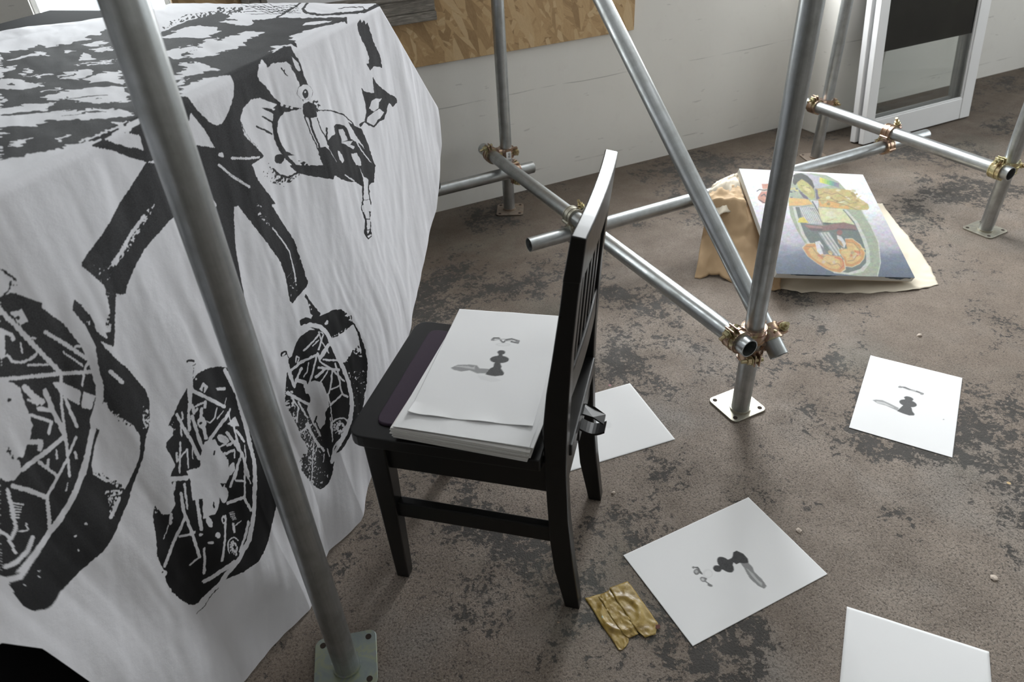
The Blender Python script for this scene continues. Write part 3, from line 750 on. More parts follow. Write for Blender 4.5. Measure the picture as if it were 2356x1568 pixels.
    c.poly(0, [(640, 900), (640, 600), (735, 640), (760, 740), (815, 900), (828, 945), (790, 945), (745, 790), (700, 940), (680, 1000)])
    c.poly(1, [(738, 780), (800, 940), (740, 1010), (700, 1000)])
    c.poly(0, [(690, 1118), (720, 1150), (800, 1300), (830, 1400), (700, 1400)])
    c.ell(1, 705, 600, 44, 26, -.6); c.ell(0, 705, 606, 26, 12, -.6); c.line(1, [(740, 600), (765, 640)], 12)
    c.poly(0, [(975, 900), (1030, 875), (1100, 900), (1130, 980), (1160, 1060), (1170, 1140), (1140, 1200), (1145, 1320), (1100, 1385), (1055, 1290), (1030, 1355), (990, 1260), (960, 1180), (1000, 1080), (965, 980)])
    c.line(1, [(1040, 1320), (1060, 1250)], 18)
    for pts, w in (([(795, 768), (900, 690), (1045, 605)], 26), ([(1050, 590), (1075, 680), (1190, 760), (1320, 880)], 18), ([(920, 570), (1060, 405)], 18), ([(1000, 520), (1065, 455)], 10),
                   ([(1060, 375), (1090, 470), (1165, 590)], 12), ([(1105, 410), (1060, 560)], 16), ([(1075, 640), (1160, 510)], 42), ([(1040, 620), (1000, 830), (970, 940)], 16),
                   ([(735, 655), (775, 790), (815, 930)], 30), ([(840, 690), (850, 630), (878, 640), (860, 700)], 14), ([(1060, 740), (1160, 755), (1270, 765)], 24), ([(1110, 660), (1260, 670)], 20),
                   ([(820, 940), (870, 820), (905, 750)], 26), ([(850, 870), (940, 900), (965, 1000)], 38), ([(965, 690), (960, 780), (930, 840)], 10), ([(725, 1005), (850, 1060), (990, 1130)], 32),
                   ([(1040, 840), (1120, 760)], 30), ([(1085, 890), (1150, 780)], 14), ([(1200, 780), (1180, 960), (1160, 1010)], 18), ([(1230, 700), (1265, 840), (1285, 960), (1300, 1010)], 16),
                   ([(1185, 1130), (1300, 1015), (1355, 1045)], 20), ([(1190, 970), (1270, 925)], 16), ([(1150, 1010), (1180, 1110)], 14), ([(1040, 1330), (1100, 1445)], 22),
                   ([(1185, 1150), (1210, 1300), (1215, 1480)], 10), ([(790, 1060), (860, 1160), (820, 1300)], 18), ([(860, 1100), (960, 1260)], 22), ([(940, 1330), (1010, 1440), (1080, 1560)], 30), ([(830, 1420), (1000, 1330)], 20)):
        c.line(0, pts, w)
    c.stip(0, [(1330, 800), (1540, 760), (1550, 1050), (1480, 1250), (1400, 1200), (1390, 950)], (1350, 800), (1500, 1200), .22, .16)
    c.stip(0, [(700, 900), (800, 950), (830, 1300), (740, 1280), (695, 1110)], (700, 900), (800, 1280), .3, .5)
    c.use(*j_)
    c.line(0, [(700, 100), (760, 300), (900, 500), (1010, 640)], 42); c.line(0, [(800, 480), (760, 700), (710, 900), (660, 1150)], 26)
    c.line(0, [(895, 550), (790, 690)], 18); c.line(0, [(1015, 690), (980, 850)], 14); c.line(0, [(1075, 600), (1105, 750)], 18); c.line(0, [(860, 130), (955, 355)], 32)
    c.line(0, [(1340, 370), (1250, 460), (1190, 570), (1150, 720), (1135, 820)], 22); c.line(0, [(1110, 0), (1150, 250), (1170, 470)], 18)
    c.poly(0, [(430, 460), (560, 430), (620, 560), (630, 660), (560, 680), (480, 650), (400, 640)]); c.ell(0, 660, 1210, 45, 40); c.ell(1, 665, 1215, 14, 14)
    c.stip(0, [(500, 300), (700, 250), (850, 600), (820, 900), (700, 950), (480, 780)], (500, 400), (820, 800), .22, .12)
    c.stip(0, [(640, 760), (1150, 850), (1100, 1180), (900, 1330), (740, 1300)], (700, 800), (900, 1300), .1, .2)
    def badge(cx, cy, r, sq, rot):
        def pt(a, q): return (cx+q*math.cos(a)*sq, cy+q*math.sin(a))
        c.line(0, [pt(math.radians(t), r*1.22) for t in range(150, 330, 12)], r*.17)
        c.ell(0, cx, cy, r*.62*sq, r*.62)
        c.poly(1, [pt(math.radians(-90+36*k)+rot, r*(.52 if k % 2 == 0 else .21)) for k in range(10)])
        glyph = {'H': [[(0, 0), (0, 1)], [(.6, 0), (.6, 1)], [(0, .5), (.6, .5)]], 'e': [[(.6, .15), (.3, 0), (0, .3), (.3, .65), (.6, .4), (0, .35)]], 'i': [[(.3, 0), (.3, .6)], [(.3, .85), (.3, .95)]],
                 'n': [[(0, 0), (0, .6)], [(0, .45), (.3, .65), (.6, .4), (.6, 0)]], 'k': [[(0, 0), (0, 1)], [(.55, .65), (0, .3), (.6, 0)]]}
        word = 'Heineken'
        for q, ch in enumerate(word):
            ang = math.radians(78+q*26)
            for st_ in glyph[ch]:
                c.line(0, [pt(ang+(u-.3)*.38, r*(.70+.30*v)) for u, v in st_], r*.085)
    badge(1305, 195, 150, .95, .15)
    c.use(*k_)
    # ---------- middle sole
    c.use(0, 0, 1)
    c.poly(1, [(506, 843), (482, 847), (455, 860), (437, 882), (412, 925), (386, 980), (398, 984), (396, 1002), (380, 1018), (378, 1028), (388, 1044), (400, 1070), (388, 1090), (392, 1115), (396, 1150), (398, 1160), (385, 1180), (372, 1182), (354, 1162), (350, 1185), (356, 1240), (357, 1278), (372, 1310), (380, 1340), (395, 1362), (415, 1380), (432, 1389), (446, 1390), (456, 1384), (480, 1352), (500, 1332), (520, 1322), (545, 1312), (580, 1288), (612, 1245), (632, 1180), (640, 1060), (640, 980), (630, 930), (612, 888), (596, 870), (560, 850)])
    c.stip(0, [(610, 880), (630, 925), (641, 985), (640, 1060), (610, 1000), (595, 900)], (640, 930), (600, 930), .6, .1)
    c.poly(0, [(600, 880), (622, 900), (630, 960), (600, 960), (575, 900), (560, 862), (590, 866)])
    c.line(0, [(520, 852), (548, 905), (570, 985), (584, 1061), (584, 1115), (583, 1160), (578, 1192), (563, 1243), (535, 1283), (508, 1315), (493, 1342), (476, 1368), (458, 1388)], 9.5)
    c.line(1, [(492, 1348), (478, 1372), (468, 1395), (450, 1410)], 1.6)
    c.use(*l_)
    c.poly(0, [(545, 60), (612, 70), (605, 300), (590, 600), (560, 720), (530, 680), (545, 560), (530, 350)])
    c.ell(1, 575, 5, 62, 26); c.ell(0, 575, 22, 42, 12); c.line(1, [(612, 60), (650, 40)], 14); c.line(1, [(616, 70), (606, 300)], 8); c.line(1, [(545, 60), (535, 340)], 4)
    c.poly(0, [(745, 280), (815, 345), (760, 425), (690, 385)]); c.line(1, [(745, 400), (750, 360)], 18)
    c.poly(0, [(920, 360), (1060, 355), (1070, 390), (960, 395)]); c.ell(0, 650, 240, 16, 16)
    c.poly(0, [(745, 1090), (800, 1055), (885, 1050), (930, 1110), (970, 1190), (1050, 1300), (1060, 1420), (1055, 1580), (560, 1580), (520, 1470), (620, 1450), (700, 1420), (690, 1300), (720, 1200)])
    c.line(1, [(870, 1245), (878, 1200)], 22)
    for pts, w in (([(600, 395), (800, 495), (1040, 610)], 48), ([(1095, 700), (960, 870), (820, 1040)], 44), ([(385, 710), (500, 920), (600, 1090), (680, 1300)], 46), ([(550, 720), (560, 920)], 40),
                   ([(600, 740), (640, 900), (700, 1100), (740, 1180)], 44), ([(720, 640), (710, 740)], 42), ([(640, 600), (740, 560)], 24), ([(600, 600), (620, 700), (660, 640)], 36), ([(770, 545), (765, 620)], 40),
                   ([(930, 620), (905, 740), (830, 825), (780, 800)], 18), ([(1020, 670), (930, 770)], 16), ([(745, 900), (770, 1020)], 52), ([(440, 860), (455, 1000)], 22), ([(430, 1090), (410, 1300), (400, 1480)], 26),
                   ([(520, 1180), (370, 1330)], 22), ([(530, 1180), (530, 1420)], 26), ([(460, 690), (470, 780)], 22), ([(600, 1100), (600, 1300)], 16), ([(370, 1220), (370, 1340)], 24),
                   ([(1060, 960), (1150, 1090), (1250, 1230)], 44), ([(1160, 880), (1200, 1100), (1270, 1300), (1340, 1540)], 30), ([(1240, 1240), (1150, 1560)], 26), ([(1130, 640), (1100, 700), (1120, 860)], 22),
                   ([(1060, 1130), (1180, 1060)], 30), ([(1010, 1240), (1150, 1190)], 34), ([(950, 1140), (1040, 1110)], 20), ([(1200, 930), (1290, 1070)], 36), ([(1155, 1200), (1155, 1290)], 20), ([(1290, 1120), (1300, 1340)], 14), ([(1080, 500), (1040, 620)], 8), ([(1290, 1300), (1290, 1560)], 16)):
        c.line(0, pts, w)
    c.ell(0, 1000, 1040, 85, 52, .5); c.line(1, [(940, 1010), (1060, 1050)], 7); c.poly(0, [(1065, 840), (1190, 740), (1245, 870), (1150, 880)])
    c.ell(0, 720, 820, 58, 80); c.ell(1, 705, 830, 26, 14, -.6); c.ell(0, 1105, 1440, 40, 90, .3)
    c.stip(0, [(270, 880), (360, 800), (380, 900), (330, 1000)], (280, 880), (370, 860), .7, .2)
    c.use(*k_)
    c.poly(0, [(430, 100), (560, 70), (700, -20), (865, -20), (870, 160), (820, 280), (770, 380), (750, 470), (710, 540), (640, 560), (610, 590), (580, 580), (590, 380), (480, 400), (470, 200)])
    c.line(1, [(700, 470), (702, 420)], 20); c.stip(1, [(770, 220), (850, 230), (860, 270), (800, 270)], (770, 220), (860, 270), .6, .6)
    c.ell(0, 640, 620, 30, 55, -.3); c.ell(0, 820, 350, 42, 80, .15)
    for pts, w in (([(365, 330), (380, 500), (450, 700), (535, 975)], 34), ([(390, 590), (300, 800), (200, 1080)], 28), ([(345, 770), (440, 745), (490, 725)], 26), ([(530, 400), (555, 690)], 36),
                   ([(855, 430), (1020, 370), (1090, 500)], 30), ([(1025, 370), (1040, 130), (1030, -20)], 20), ([(990, -20), (880, 260)], 26), ([(1040, 100), (1095, 230)], 12), ([(940, 195), (1020, 205)], 22),
                   ([(820, 560), (790, 780), (740, 1010)], 24), ([(580, 890), (590, 1150)], 22), ([(525, 990), (450, 1065)], 16), ([(600, 1235), (700, 1150), (870, 1020)], 38), ([(270, 180), (430, 170)], 50), ([(300, 220), (290, 280)], 30),
                   ([(400, 230), (420, 480)], 22), ([(900, 640), (905, 720)], 26), ([(1060, 620), (1010, 780), (940, 920)], 26), ([(240, 660), (190, 800)], 8), ([(920, 660), (990, 610)], 10), ([(260, 540), (255, 640)], 26)):
        c.line(0, pts, w)
    for q in range(5): c.line(0, [(860+8*q, 530+18*q), (915+5*q, 520+18*q)], 9)
    c.ell(0, 795, 600, 24, 44); c.ell(1, 795, 600, 11, 24); c.ell(0, 550, 750, 22, 16); c.ell(0, 640, 830, 30, 16); c.ell(0, 715, 750, 26, 30); c.ell(0, 195, 1150, 32, 36); c.ell(1, 185, 1140, 9, 9)
    c.stip(0, [(100, 430), (190, 430), (210, 520), (110, 540)], (100, 430), (200, 530), .5, .35)
    badge(885, 878, 82, .72, -.1)
    # ---------- near sole on the left
    c.use(0, 0, 1)
    c.poly(1, [(0, 683), (27, 672), (102, 699), (150, 734), (187, 782), (205, 830), (218, 880), (219, 920), (208, 965), (210, 985), (204, 1030), (180, 1100), (150, 1165), (100, 1240), (60, 1290), (25, 1322), (0, 1325)])
    c.poly(1, [(215, 800), (226, 783), (257, 820), (289, 845), (335, 898), (343, 922), (341, 978), (333, 1000), (327, 1048), (312, 1100), (296, 1150), (288, 1169), (267, 1217), (250, 1249), (240, 1265), (187, 1315), (139, 1363), (117, 1392), (101, 1400), (75, 1404), (48, 1392), (32, 1368), (19, 1342), (8, 1323), (60, 1310), (110, 1250), (160, 1170), (200, 1090), (215, 1020), (222, 960), (232, 900)])
    c.poly(0, [(236, 925), (255, 925), (275, 960), (300, 975), (318, 1000), (319, 1048), (305, 1092), (290, 1125), (268, 1120), (245, 1108), (217, 1092), (212, 1070), (222, 1020), (230, 990), (215, 972)])
    c.stip(1, [(240, 900), (270, 910), (330, 980), (325, 1000), (300, 985), (270, 970), (245, 935)], (270, 920), (285, 965), .95, .4)
    c.stip(1, [(205, 1090), (225, 1080), (290, 1115), (285, 1140), (250, 1180), (210, 1150)], (250, 1090), (230, 1140), .25, .97)
    c.stip(0, [(245, 1130), (285, 1125), (278, 1150), (262, 1190), (250, 1180)], (280, 1130), (250, 1170), .6, .3)
    c.stip(0, [(325, 935), (340, 930), (341, 985), (325, 985)], (328, 940), (340, 980), .3, .5)
    c.line(0, [(100, 703), (150, 738), (190, 790), (212, 840), (227, 890), (228, 920)], 16); c.line(0, [(228, 920), (222, 965), (213, 1000), (202, 1050), (186, 1105), (165, 1150), (140, 1195), (105, 1243), (72, 1290), (45, 1325), (15, 1333), (0, 1330)], 13)
    c.line(0, [(248, 853), (276, 878)], 9); c.line(0, [(275, 1150), (255, 1190)], 7)
    c.use(*m_)
    c.poly(1, [(632, 432), (655, 338), (720, 395), (790, 480), (830, 560), (850, 640), (1010, 680), (1005, 770), (900, 730), (960, 820), (900, 900), (840, 760), (760, 590)])
    c.poly(0, [(880, 660), (950, 700), (930, 620), (990, 560), (980, 640), (860, 640), (820, 540)]); c.stip(0, [(760, 540), (800, 540), (830, 600), (800, 600)], (760, 540), (830, 600), .6, .4)
    c.poly(0, [(880, 715), (1005, 772), (1020, 800), (1000, 850), (930, 780)])
    c.poly(1, [(0, 72), (30, 78), (140, 160), (135, 180), (60, 130), (0, 80)]); c.line(1, [(90, 180), (85, 250), (40, 300), (0, 350)], 16); c.line(1, [(90, 215), (170, 215)], 8)
    c.poly(0, [(0, 110), (80, 170), (60, 260), (0, 320)])
    c.poly(0, [(90, 465), (190, 435), (255, 545), (180, 575)]); c.ell(1, 160, 510, 22, 18)
    for pts, w in (([(0, 440), (150, 590), (330, 790), (550, 1010)], 44), ([(0, 1065), (250, 1045), (560, 1015), (840, 995)], 36), ([(400, 640), (600, 760), (770, 880)], 34), ([(565, 820), (740, 945)], 18),
                   ([(60, 850), (110, 905), (190, 915), (270, 890), (325, 840)], 26), ([(260, 940), (430, 935)], 20), ([(0, 620), (110, 670), (120, 710)], 34), ([(815, 870), (765, 950), (735, 1120)], 22),
                   ([(190, 740), (205, 830)], 16), ([(555, 1040), (560, 1300), (590, 1560)], 28), ([(410, 1170), (480, 1350), (590, 1560)], 44), ([(590, 1230), (700, 1490)], 32), ([(250, 1250), (340, 1290)], 24), ([(270, 1385), (470, 1450), (440, 1550)], 30), ([(220, 1140), (290, 1210), (380, 1270)], 60), ([(350, 1330), (470, 1350)], 40), ([(280, 690), (320, 700)], 18), ([(670, 770), (710, 765)], 22)):
        c.line(0, pts, w)
    c.poly(0, [(465, 1095), (560, 1090), (700, 1160), (860, 1215), (830, 1340), (760, 1330), (600, 1230), (500, 1140)]); c.line(1, [(740, 1140), (720, 1420)], 18); c.line(1, [(860, 1220), (815, 1400)], 8)
    c.poly(0, [(0, 640), (40, 660), (40, 860), (0, 880)])
    c.poly(0, [(0, 1080), (110, 1095), (180, 1150), (210, 1260), (260, 1390), (290, 1480), (270, 1568), (0, 1568)]); c.ell(1, 72, 1250, 18, 22, .3)
    c.use(*n_)
    c.poly(0, [(0, -20), (270, -20), (230, 100), (200, 190), (140, 190), (175, 250), (180, 320), (130, 390), (60, 400), (0, 370)]); c.stip(1, [(40, 90), (90, 120), (130, 220), (70, 190)], (40, 90), (130, 220), .45, .45)
    for pts, w in (([(560, 20), (360, 170), (190, 300)], 42), ([(120, 440), (250, 475), (410, 540)], 40), ([(415, 530), (500, 350), (575, 220)], 26), ([(410, 540), (440, 790)], 32), ([(570, 0), (590, 200), (600, 350)], 26), ([(660, 20), (600, 170)], 22),
                   ([(340, 235), (485, 345)], 26), ([(415, 210), (410, 270)], 22), ([(485, 130), (490, 200)], 18), ([(70, 470), (110, 640), (140, 800), (100, 890)], 34), ([(0, 825), (60, 860), (130, 1010)], 30), ([(250, 60), (350, 60), (340, 120)], 44),
                   ([(40, 1130), (140, 1090), (240, 1000), (290, 880)], 40), ([(230, 760), (250, 820), (170, 830)], 14), ([(650, 150), (670, 200)], 20), ([(580, 400), (570, 480)], 10)):
        c.line(0, pts, w)
    for q in range(6): c.line(0, [(90, 580+26*q), (210-8*q, 600+22*q)], 11)
    for q in ((740, 762), (650, 870), (685, 993), (340, 1170), (335, 1215), (200, 1285)): c.ell(0, q[0], q[1], 12, 10)
    # bottle-shaped spout under the plate
    c.use(*f_)
    c.poly(1, [(930, 0), (1000, 70), (1150, 100), (1240, 100), (1265, 122), (1272, 80), (1350, 120), (1420, 132), (1400, 90), (1460, 132), (1530, 178), (1535, 270), (1522, 380), (1550, 470), (1545, 600), (1578, 636), (1612, 610), (1600, 460), (1618, 330), (1605, 260), (1600, 175), (1650, 120), (1666, 0)])
    c.poly(0, [(1500, -10), (1530, 60), (1548, 100), (1590, 112), (1590, 240), (1605, 330), (1590, 400), (1598, 455), (1600, 560), (1570, 590), (1570, 470), (1545, 400), (1540, 340), (1548, 200), (1540, 110)])
    c.poly(0, [(1530, 345), (1612, 335), (1612, 395), (1535, 402)]); c.line(1, [(1545, 300), (1600, 290)], 6); c.line(1, [(1555, 460), (1598, 460)], 8); c.line(1, [(1560, 560), (1605, 550)], 10); c.line(0, [(1580, 610), (1600, 600)], 16)
    c.line(0, [(1385, 85), (1460, 135)], 10)
    c.stip(1, [(640, 20), (800, 60), (860, 110), (900, 200), (760, 140)], (640, 20), (880, 150), .15, .4)
    c.line(1, [(790, 30), (850, 85), (920, 105), (990, 70)], 16)
    c.blur(1)
    return c

# ================================================================ DRAPED TABLE
TC = np.array([.485, 1.716]); TU = np.array([.669, .743]); TU /= np.linalg.norm(TU); TN = np.array([-TU[1], TU[0]])
def snz(s, n, z):
    s = np.asarray(s, float); n = np.asarray(n, float); z = np.asarray(z, float)
    s, n, z = np.broadcast_arrays(s, n, z)
    return np.stack([TC[0]+s*TU[0]+n*TN[0], TC[1]+s*TU[1]+n*TN[1], z], -1)
TZ = 1.045
def sn_box(s0, s1, n0, n1, z0, z1):
    return np.array([snz(a, b, c) for a, b, c in [(s0, n0, z0), (s1, n0, z0), (s1, n1, z0), (s0, n1, z0), (s0, n0, z1), (s1, n0, z1), (s1, n1, z1), (s0, n1, z1)]])
tb = snz(-.86, .45, 0)
TBL = thing('work_table', 'black table hidden beneath the printed white cloth', 'table', tuple(tb))
bev(obj('table_top', sn_box(-1.72, -.02, .016, .93, TZ-.045, TZ-.012), BF, M_DARKTABLE, TBL), .004)
for s in (-1.68, -.20):
    for n in (.07, .82):
        bev(obj('leg', sn_box(s, s+.05, n, n+.05, 0, TZ-.045), BF, M_DARKTABLE, TBL), .003)
obj('front_panel', sn_box(-1.63, -.10, .075, .093, .10, TZ-.045), BF, M_DARKTABLE, TBL)
obj('apron', sn_box(-1.63, -.10, .83, .85, TZ-.14, TZ-.045), BF, M_DARKTABLE, TBL)

def make_cloth():
    S = np.concatenate([np.linspace(-1.76, -1.365, 26), np.linspace(-1.36, .266, 905)])
    zt = np.where(S > 0, TZ-1.16*S, TZ)
    zh = np.interp(S, [-1.76, -1.42, -1.305, -1.275, -1.25, -1.2, -1.13, -1.05, -.86, -.70, -.613, -.519, -.36, -.25, -.17, -.10, -.03, .06, .158, .225, .255, .266],
                   [.57, .575, .56, .50, .36, .10, .02, .005, .005, .005, .006, .058, .13, .205, .262, .30, .335, .395, .469, .56, .62, .69])
    zh = zh+.010*(fbm(S*9, S*0, 3)-.5)*(zh > .03)
    nh = np.interp(S, [-1.76, -1.3, -1.04, -.86, -.71, -.6, -.5, -.2, 0, .27], [0, .0, .005, -.034, -.018, -.05, -.05, -.03, -.01, 0])
    D = np.interp(S, [-1.76, -.6, -.36, -.26, -.2, -.06, 0, .27], [.77, .77, .77, .76, .66, .57, .565, .5])+.040*(fbm(S*14, S*0+2, 8)-.5)
    nt, ne, nf = 230, 8, 590
    rows = []
    rr = .014
    for k in range(nt):                              # back of the top -> front edge
        t = k/(nt-1); n = D*(1-t)+rr*t
        rows.append((n, zt+0*n, np.zeros_like(S)))
    for k in range(1, ne+1):                         # rounded edge
        a = math.pi/2*k/ne
        rows.append((rr*(1-math.sin(a))+0*S, zt-rr*(1-math.cos(a)), np.zeros_like(S)))
    for k in range(1, nf):
        t = k/(nf-1); z = (zt-rr)*(1-t)+zh*t
        rows.append((nh*t**1.3, z, t+0*S))
    nn = np.stack([r[0] for r in rows], 1); zz = np.stack([r[1] for r in rows], 1); tt = np.stack([r[2] for r in rows], 1)
    SS = np.repeat(S[:, None], nn.shape[1], 1)
    base = snz(SS, nn, zz).reshape(-1, 3)
    px, py = project(base)
    # ---- folds: shallow puckers under the edge, soft hanging folds lower down
    top = np.arange(nn.shape[1])[None, :] < nt
    dist = np.abs(zt[:, None]-zz)
    A = SS*1.0+.30*dist*(fbm(SS*1.2, dist*1.5, 21)-.5)
    amp = np.clip(dist/.25, 0, 1)
    fold = .020*(fbm(A*5.5, dist*.9, 31, 2)-.5)*amp + .0095*(fbm(A*15, dist*1.3+3, 41, 2)-.5)*np.clip(dist/.14, 0, 1) + .0024*(fbm(A*44, dist*3.0, 51, 2)-.5)*np.clip(dist/.04, 0, 1)
    low = np.clip((dist-.45)/.45, 0, 1)
    dg = SS*1.0-.45*dist
    fold = fold+.065*(fbm(dg*4.2, dist*.5, 61, 2)-.5)*low*np.clip((-.40-SS)/.35, 0, 1)
    rad = np.hypot((SS+.55)*1.0, (dist-.55))
    fold = fold+.004*(fbm((SS+.35*dist)*26, dist*2, 71, 2)-.5)*np.clip(dist/.1, 0, 1)
    nn2 = nn-np.where(top, 0, fold)
    ed = np.clip(np.minimum(nn-.0, D[:, None]-nn)/.05, 0, 1)
    far = np.clip((nn-.30)/.45, 0, 1)*np.clip((-.18-SS)/.3, 0, 1)
    wr = (.0045*(fbm((SS+nn)*7, (SS-nn)*26, 81, 2)-.35)+.013*far*(fbm((SS*.8+nn)*6, (nn-SS*.7)*17, 91, 2)-.3))
    zz2 = zz+np.where(top, np.maximum(wr, -.003)*np.maximum(ed, np.clip(far*2, 0, 1)*(nn > .2)), 0)
    zz2 = np.where(top & (nn > .55), zz2+.020*np.clip((nn-(D[:, None]-.10))/.05, 0, 1)*np.clip((D[:, None]-nn)/.05, 0, 1)*np.clip((-.22-SS)/.1, 0, 1)*fbm(SS*9, SS*0+1, 95), zz2)
    P_ = snz(SS, nn2, zz2).reshape(-1, 3)
    P_[:, 2] = np.maximum(P_[:, 2], .003)
    F_ = grid_faces(len(S), nn.shape[1])
    o = obj('printed_cloth', P_, F_[:, ::-1], M_CLOTH, None, origin=tuple(tb), smooth=True)
    art = cloth_art()
    jx = 2.2*(vnoise(px/5, py/5, 101)-.5); jy = 2.2*(vnoise(px/5, py/5, 102)-.5)
    topf = top.repeat(len(S), 0).reshape(-1) if top.shape[0] == 1 else top.reshape(-1)
    topf = topf & (SS.reshape(-1) < -.28)
    jx = np.where(topf, jx+26*(vnoise(px/30, py/2.6, 103)-.5), jx); jy = np.where(topf, jy+5*(vnoise(px/22, py/3.0, 104)-.5), jy)
    # the print repeats mirrored beyond the part of the cloth that the picture shows
    tf = np.broadcast_to(top, SS.shape).reshape(-1)
    lim = np.where(tf, -800, np.where(py > 650, -350, -180))
    qx = np.where((px < 0) & (px > lim), -px, px)
    ink = art.sample(qx+jx, py+jy)[:, 0]
    # sheen painted in as greyer tabletop ink; ink thinner on trousers than on soles
    tone = np.where(top, .75, np.clip(.70-(dist-.25)*1.5, .03, .7))
    tone = np.clip(tone+.5*(fbm(SS*9, (zz+nn)*9, 111)-.5), 0, 1).reshape(-1)
    fade = np.clip(1.25-np.hypot((px-705)/75, (py-1045)/105), 0, 1)*np.clip((760-px)/40, 0, 1)
    tone = np.clip(tone+1.1*fade, 0, 1.4)
    gn = vnoise(px/2.8, py/2.8, 121)
    ink = np.where((fade > .1) & (gn < .42*fade), ink*.25, ink)
    float_attr(o, 'ink', ink); float_attr(o, 'tone', tone)
    tag(o, 'white cotton cloth with black screen printed legs and shoe soles draped over table', 'cloth')
    return o
make_cloth()

# black chair pushed against the end of the draped table, its back just showing past the cloth
hc = snz(.15, .22, 0)
HC = thing('stacking_chair', 'black chair with chrome frame tucked behind the draped cloth', 'chair', tuple(hc))
def sn_tube(name, pts, r, mat, par, seg=10):
    pts = [np.array(p, float) for p in pts]; VV = []; FF = []
    for k, p in enumerate(pts):
        d = pts[min(k+1, len(pts)-1)]-pts[max(k-1, 0)]
        R = frame_of(d, (0.3, .2, 1) if abs(d[2]) < .9*np.linalg.norm(d) else (1, .2, 0))
        VV += [p+R[:, 0]*r*math.cos(2*math.pi*q/seg)+R[:, 1]*r*math.sin(2*math.pi*q/seg) for q in range(seg)]
    for k in range(len(pts)-1):
        FF += [(k*seg+q, k*seg+(q+1) % seg, (k+1)*seg+(q+1) % seg, (k+1)*seg+q) for q in range(seg)]
    FF += [tuple(range(seg-1, -1, -1)), tuple((len(pts)-1)*seg+q for q in range(seg))]
    return obj(name, VV, FF, mat, par, smooth=True)
bev(obj('backrest', sn_box(.276, .296, .03, .42, .47, .735), BF, M_BLACK, HC), .008, 3)
bev(obj('seat', sn_box(-.08, .22, .11, .45, .425, .45), BF, M_BLACK, HC), .01, 3)
for n in (.018, .432):
    sn_tube('back_frame', [snz(-.14, n+.045, .012), snz(.05, n+.045, .30), snz(.20, n+.03, .50), snz(.277, n+.01, .65), snz(.286, n, .70), snz(.286, n+(.012 if n < .2 else -.012), .738)], .009, M_CHROME, HC)
sn_tube('top_tube', [snz(.286, .030, .738), snz(.286, .42, .738)], .009, M_CHROME, HC)
for n in (.118, .432):
    sn_tube('rear_leg', [snz(-.075, n, .42), snz(.0, n+.1, .012)], .009, M_CHROME, HC)
    sn_tube('side_rail', [snz(-.075, n, .42), snz(.19, n, .43)], .008, M_CHROME, HC)

# ================================================================ BLACK CHAIR WITH PAPERS
CD = np.array([.7641151, -.64507993]); CW = np.array([.64507993, .7641151])
def ch(d, w, z): return np.array([d*CD[0]+w*CW[0], d*CD[1]+w*CW[1], z])
ctr = ch(-.385, 1.057, 0)
CHR = thing('wooden_chair', 'black lacquered wooden chair with slatted back holding a paper stack', 'chair', tuple(ctr), math.atan2(CD[1], CD[0]))
def ch_prism(poly, z0, z1):      # poly in (d,w)
    V, F = prism(poly, z0, z1); return np.array([ch(*v) for v in V]), F
def ch_profile(poly, w0, w1):    # poly in (d,z), extruded across the width
    n = len(poly)
    V = [ch(d, w0, z) for d, z in poly]+[ch(d, w1, z) for d, z in poly]
    return np.array(V), [tuple(range(n)), tuple(range(2*n-1, n-1, -1))]+[(i, n+i, n+(i+1) % n, (i+1) % n) for i in range(n)]
def ch_box(d0, d1, w0, w1, z0, z1):
    return np.array([ch(*p) for p in boxv(d0, d1, w0, w1, z0, z1)])
def taper(d0, d1, w0, w1, z1, D0, D1, W0, W1, z0=0):
    return np.array([ch(*p) for p in [(D0, W0, z0), (D1, W0, z0), (D1, W1, z0), (D0, W1, z0), (d0, w0, z1), (d1, w0, z1), (d1, w1, z1), (d0, w1, z1)]])
def rounded(poly, r, n=5):
    out = []; m_ = len(poly)
    for i in range(m_):
        a, b, c = (np.array(poly[k % m_], float) for k in (i-1, i, i+1))
        u = (a-b)/np.linalg.norm(a-b); v = (c-b)/np.linalg.norm(c-b)
        rr = r[i] if hasattr(r, '__len__') else r
        if rr <= 0: out.append(tuple(b)); continue
        for k in range(n+1):
            t = k/n; out.append(tuple((b+u*rr)*(1-t)**2+2*b*t*(1-t)+(b+v*rr)*t**2))
    return out
SZ = .440
seat = rounded([(-.592, .868), (-.218, .872), (-.218, .922), (-.170, .922), (-.170, 1.192), (-.218, 1.192), (-.218, 1.245), (-.592, 1.262)], [.035, .006, 0, .004, .004, 0, .006, .035])
V, F = ch_prism(seat, SZ-.027, SZ); bev(obj('seat', V, F, M_BLACK, CHR), .004, 3)
V, F = ch_prism(rounded([(-.548, .905), (-.235, .912), (-.235, 1.205), (-.548, 1.225)], .025), SZ-.002, SZ+.006)
o = obj('seat_pad', V, F, M_PAD, CHR); bev(o, .003, 3); o['label'] = 'dark plum fabric seat pad'
for s, (w0, w1, W0, W1) in enumerate(((.884, .925, .886, .913), (1.192, 1.233, 1.204, 1.231))):
    bev(obj('leg', taper(-.570, -.525, w0, w1, SZ-.027, -.563, -.534, W0, W1), BF, M_BLACK, CHR), .003)
fr = [(-.180, 0), (-.202, .12), (-.209, .206), (-.213, .33), (-.216, .5), (-.208, .58), (-.197, .652), (-.183, .752), (-.176, .812)]
re = [(-.149, 0), (-.163, .145), (-.172, .273), (-.175, .40), (-.172, .517), (-.168, .594), (-.164, .665), (-.156, .755), (-.150, .812)]
prof = fr+re[::-1]
for w0, w1 in ((.8885, .9185), (1.195, 1.225)):
    V, F = ch_profile(prof, w0, w1); bev(obj('leg', V, F, M_BLACK, CHR), .0025)['label'] = 'rear leg running up into the back post'
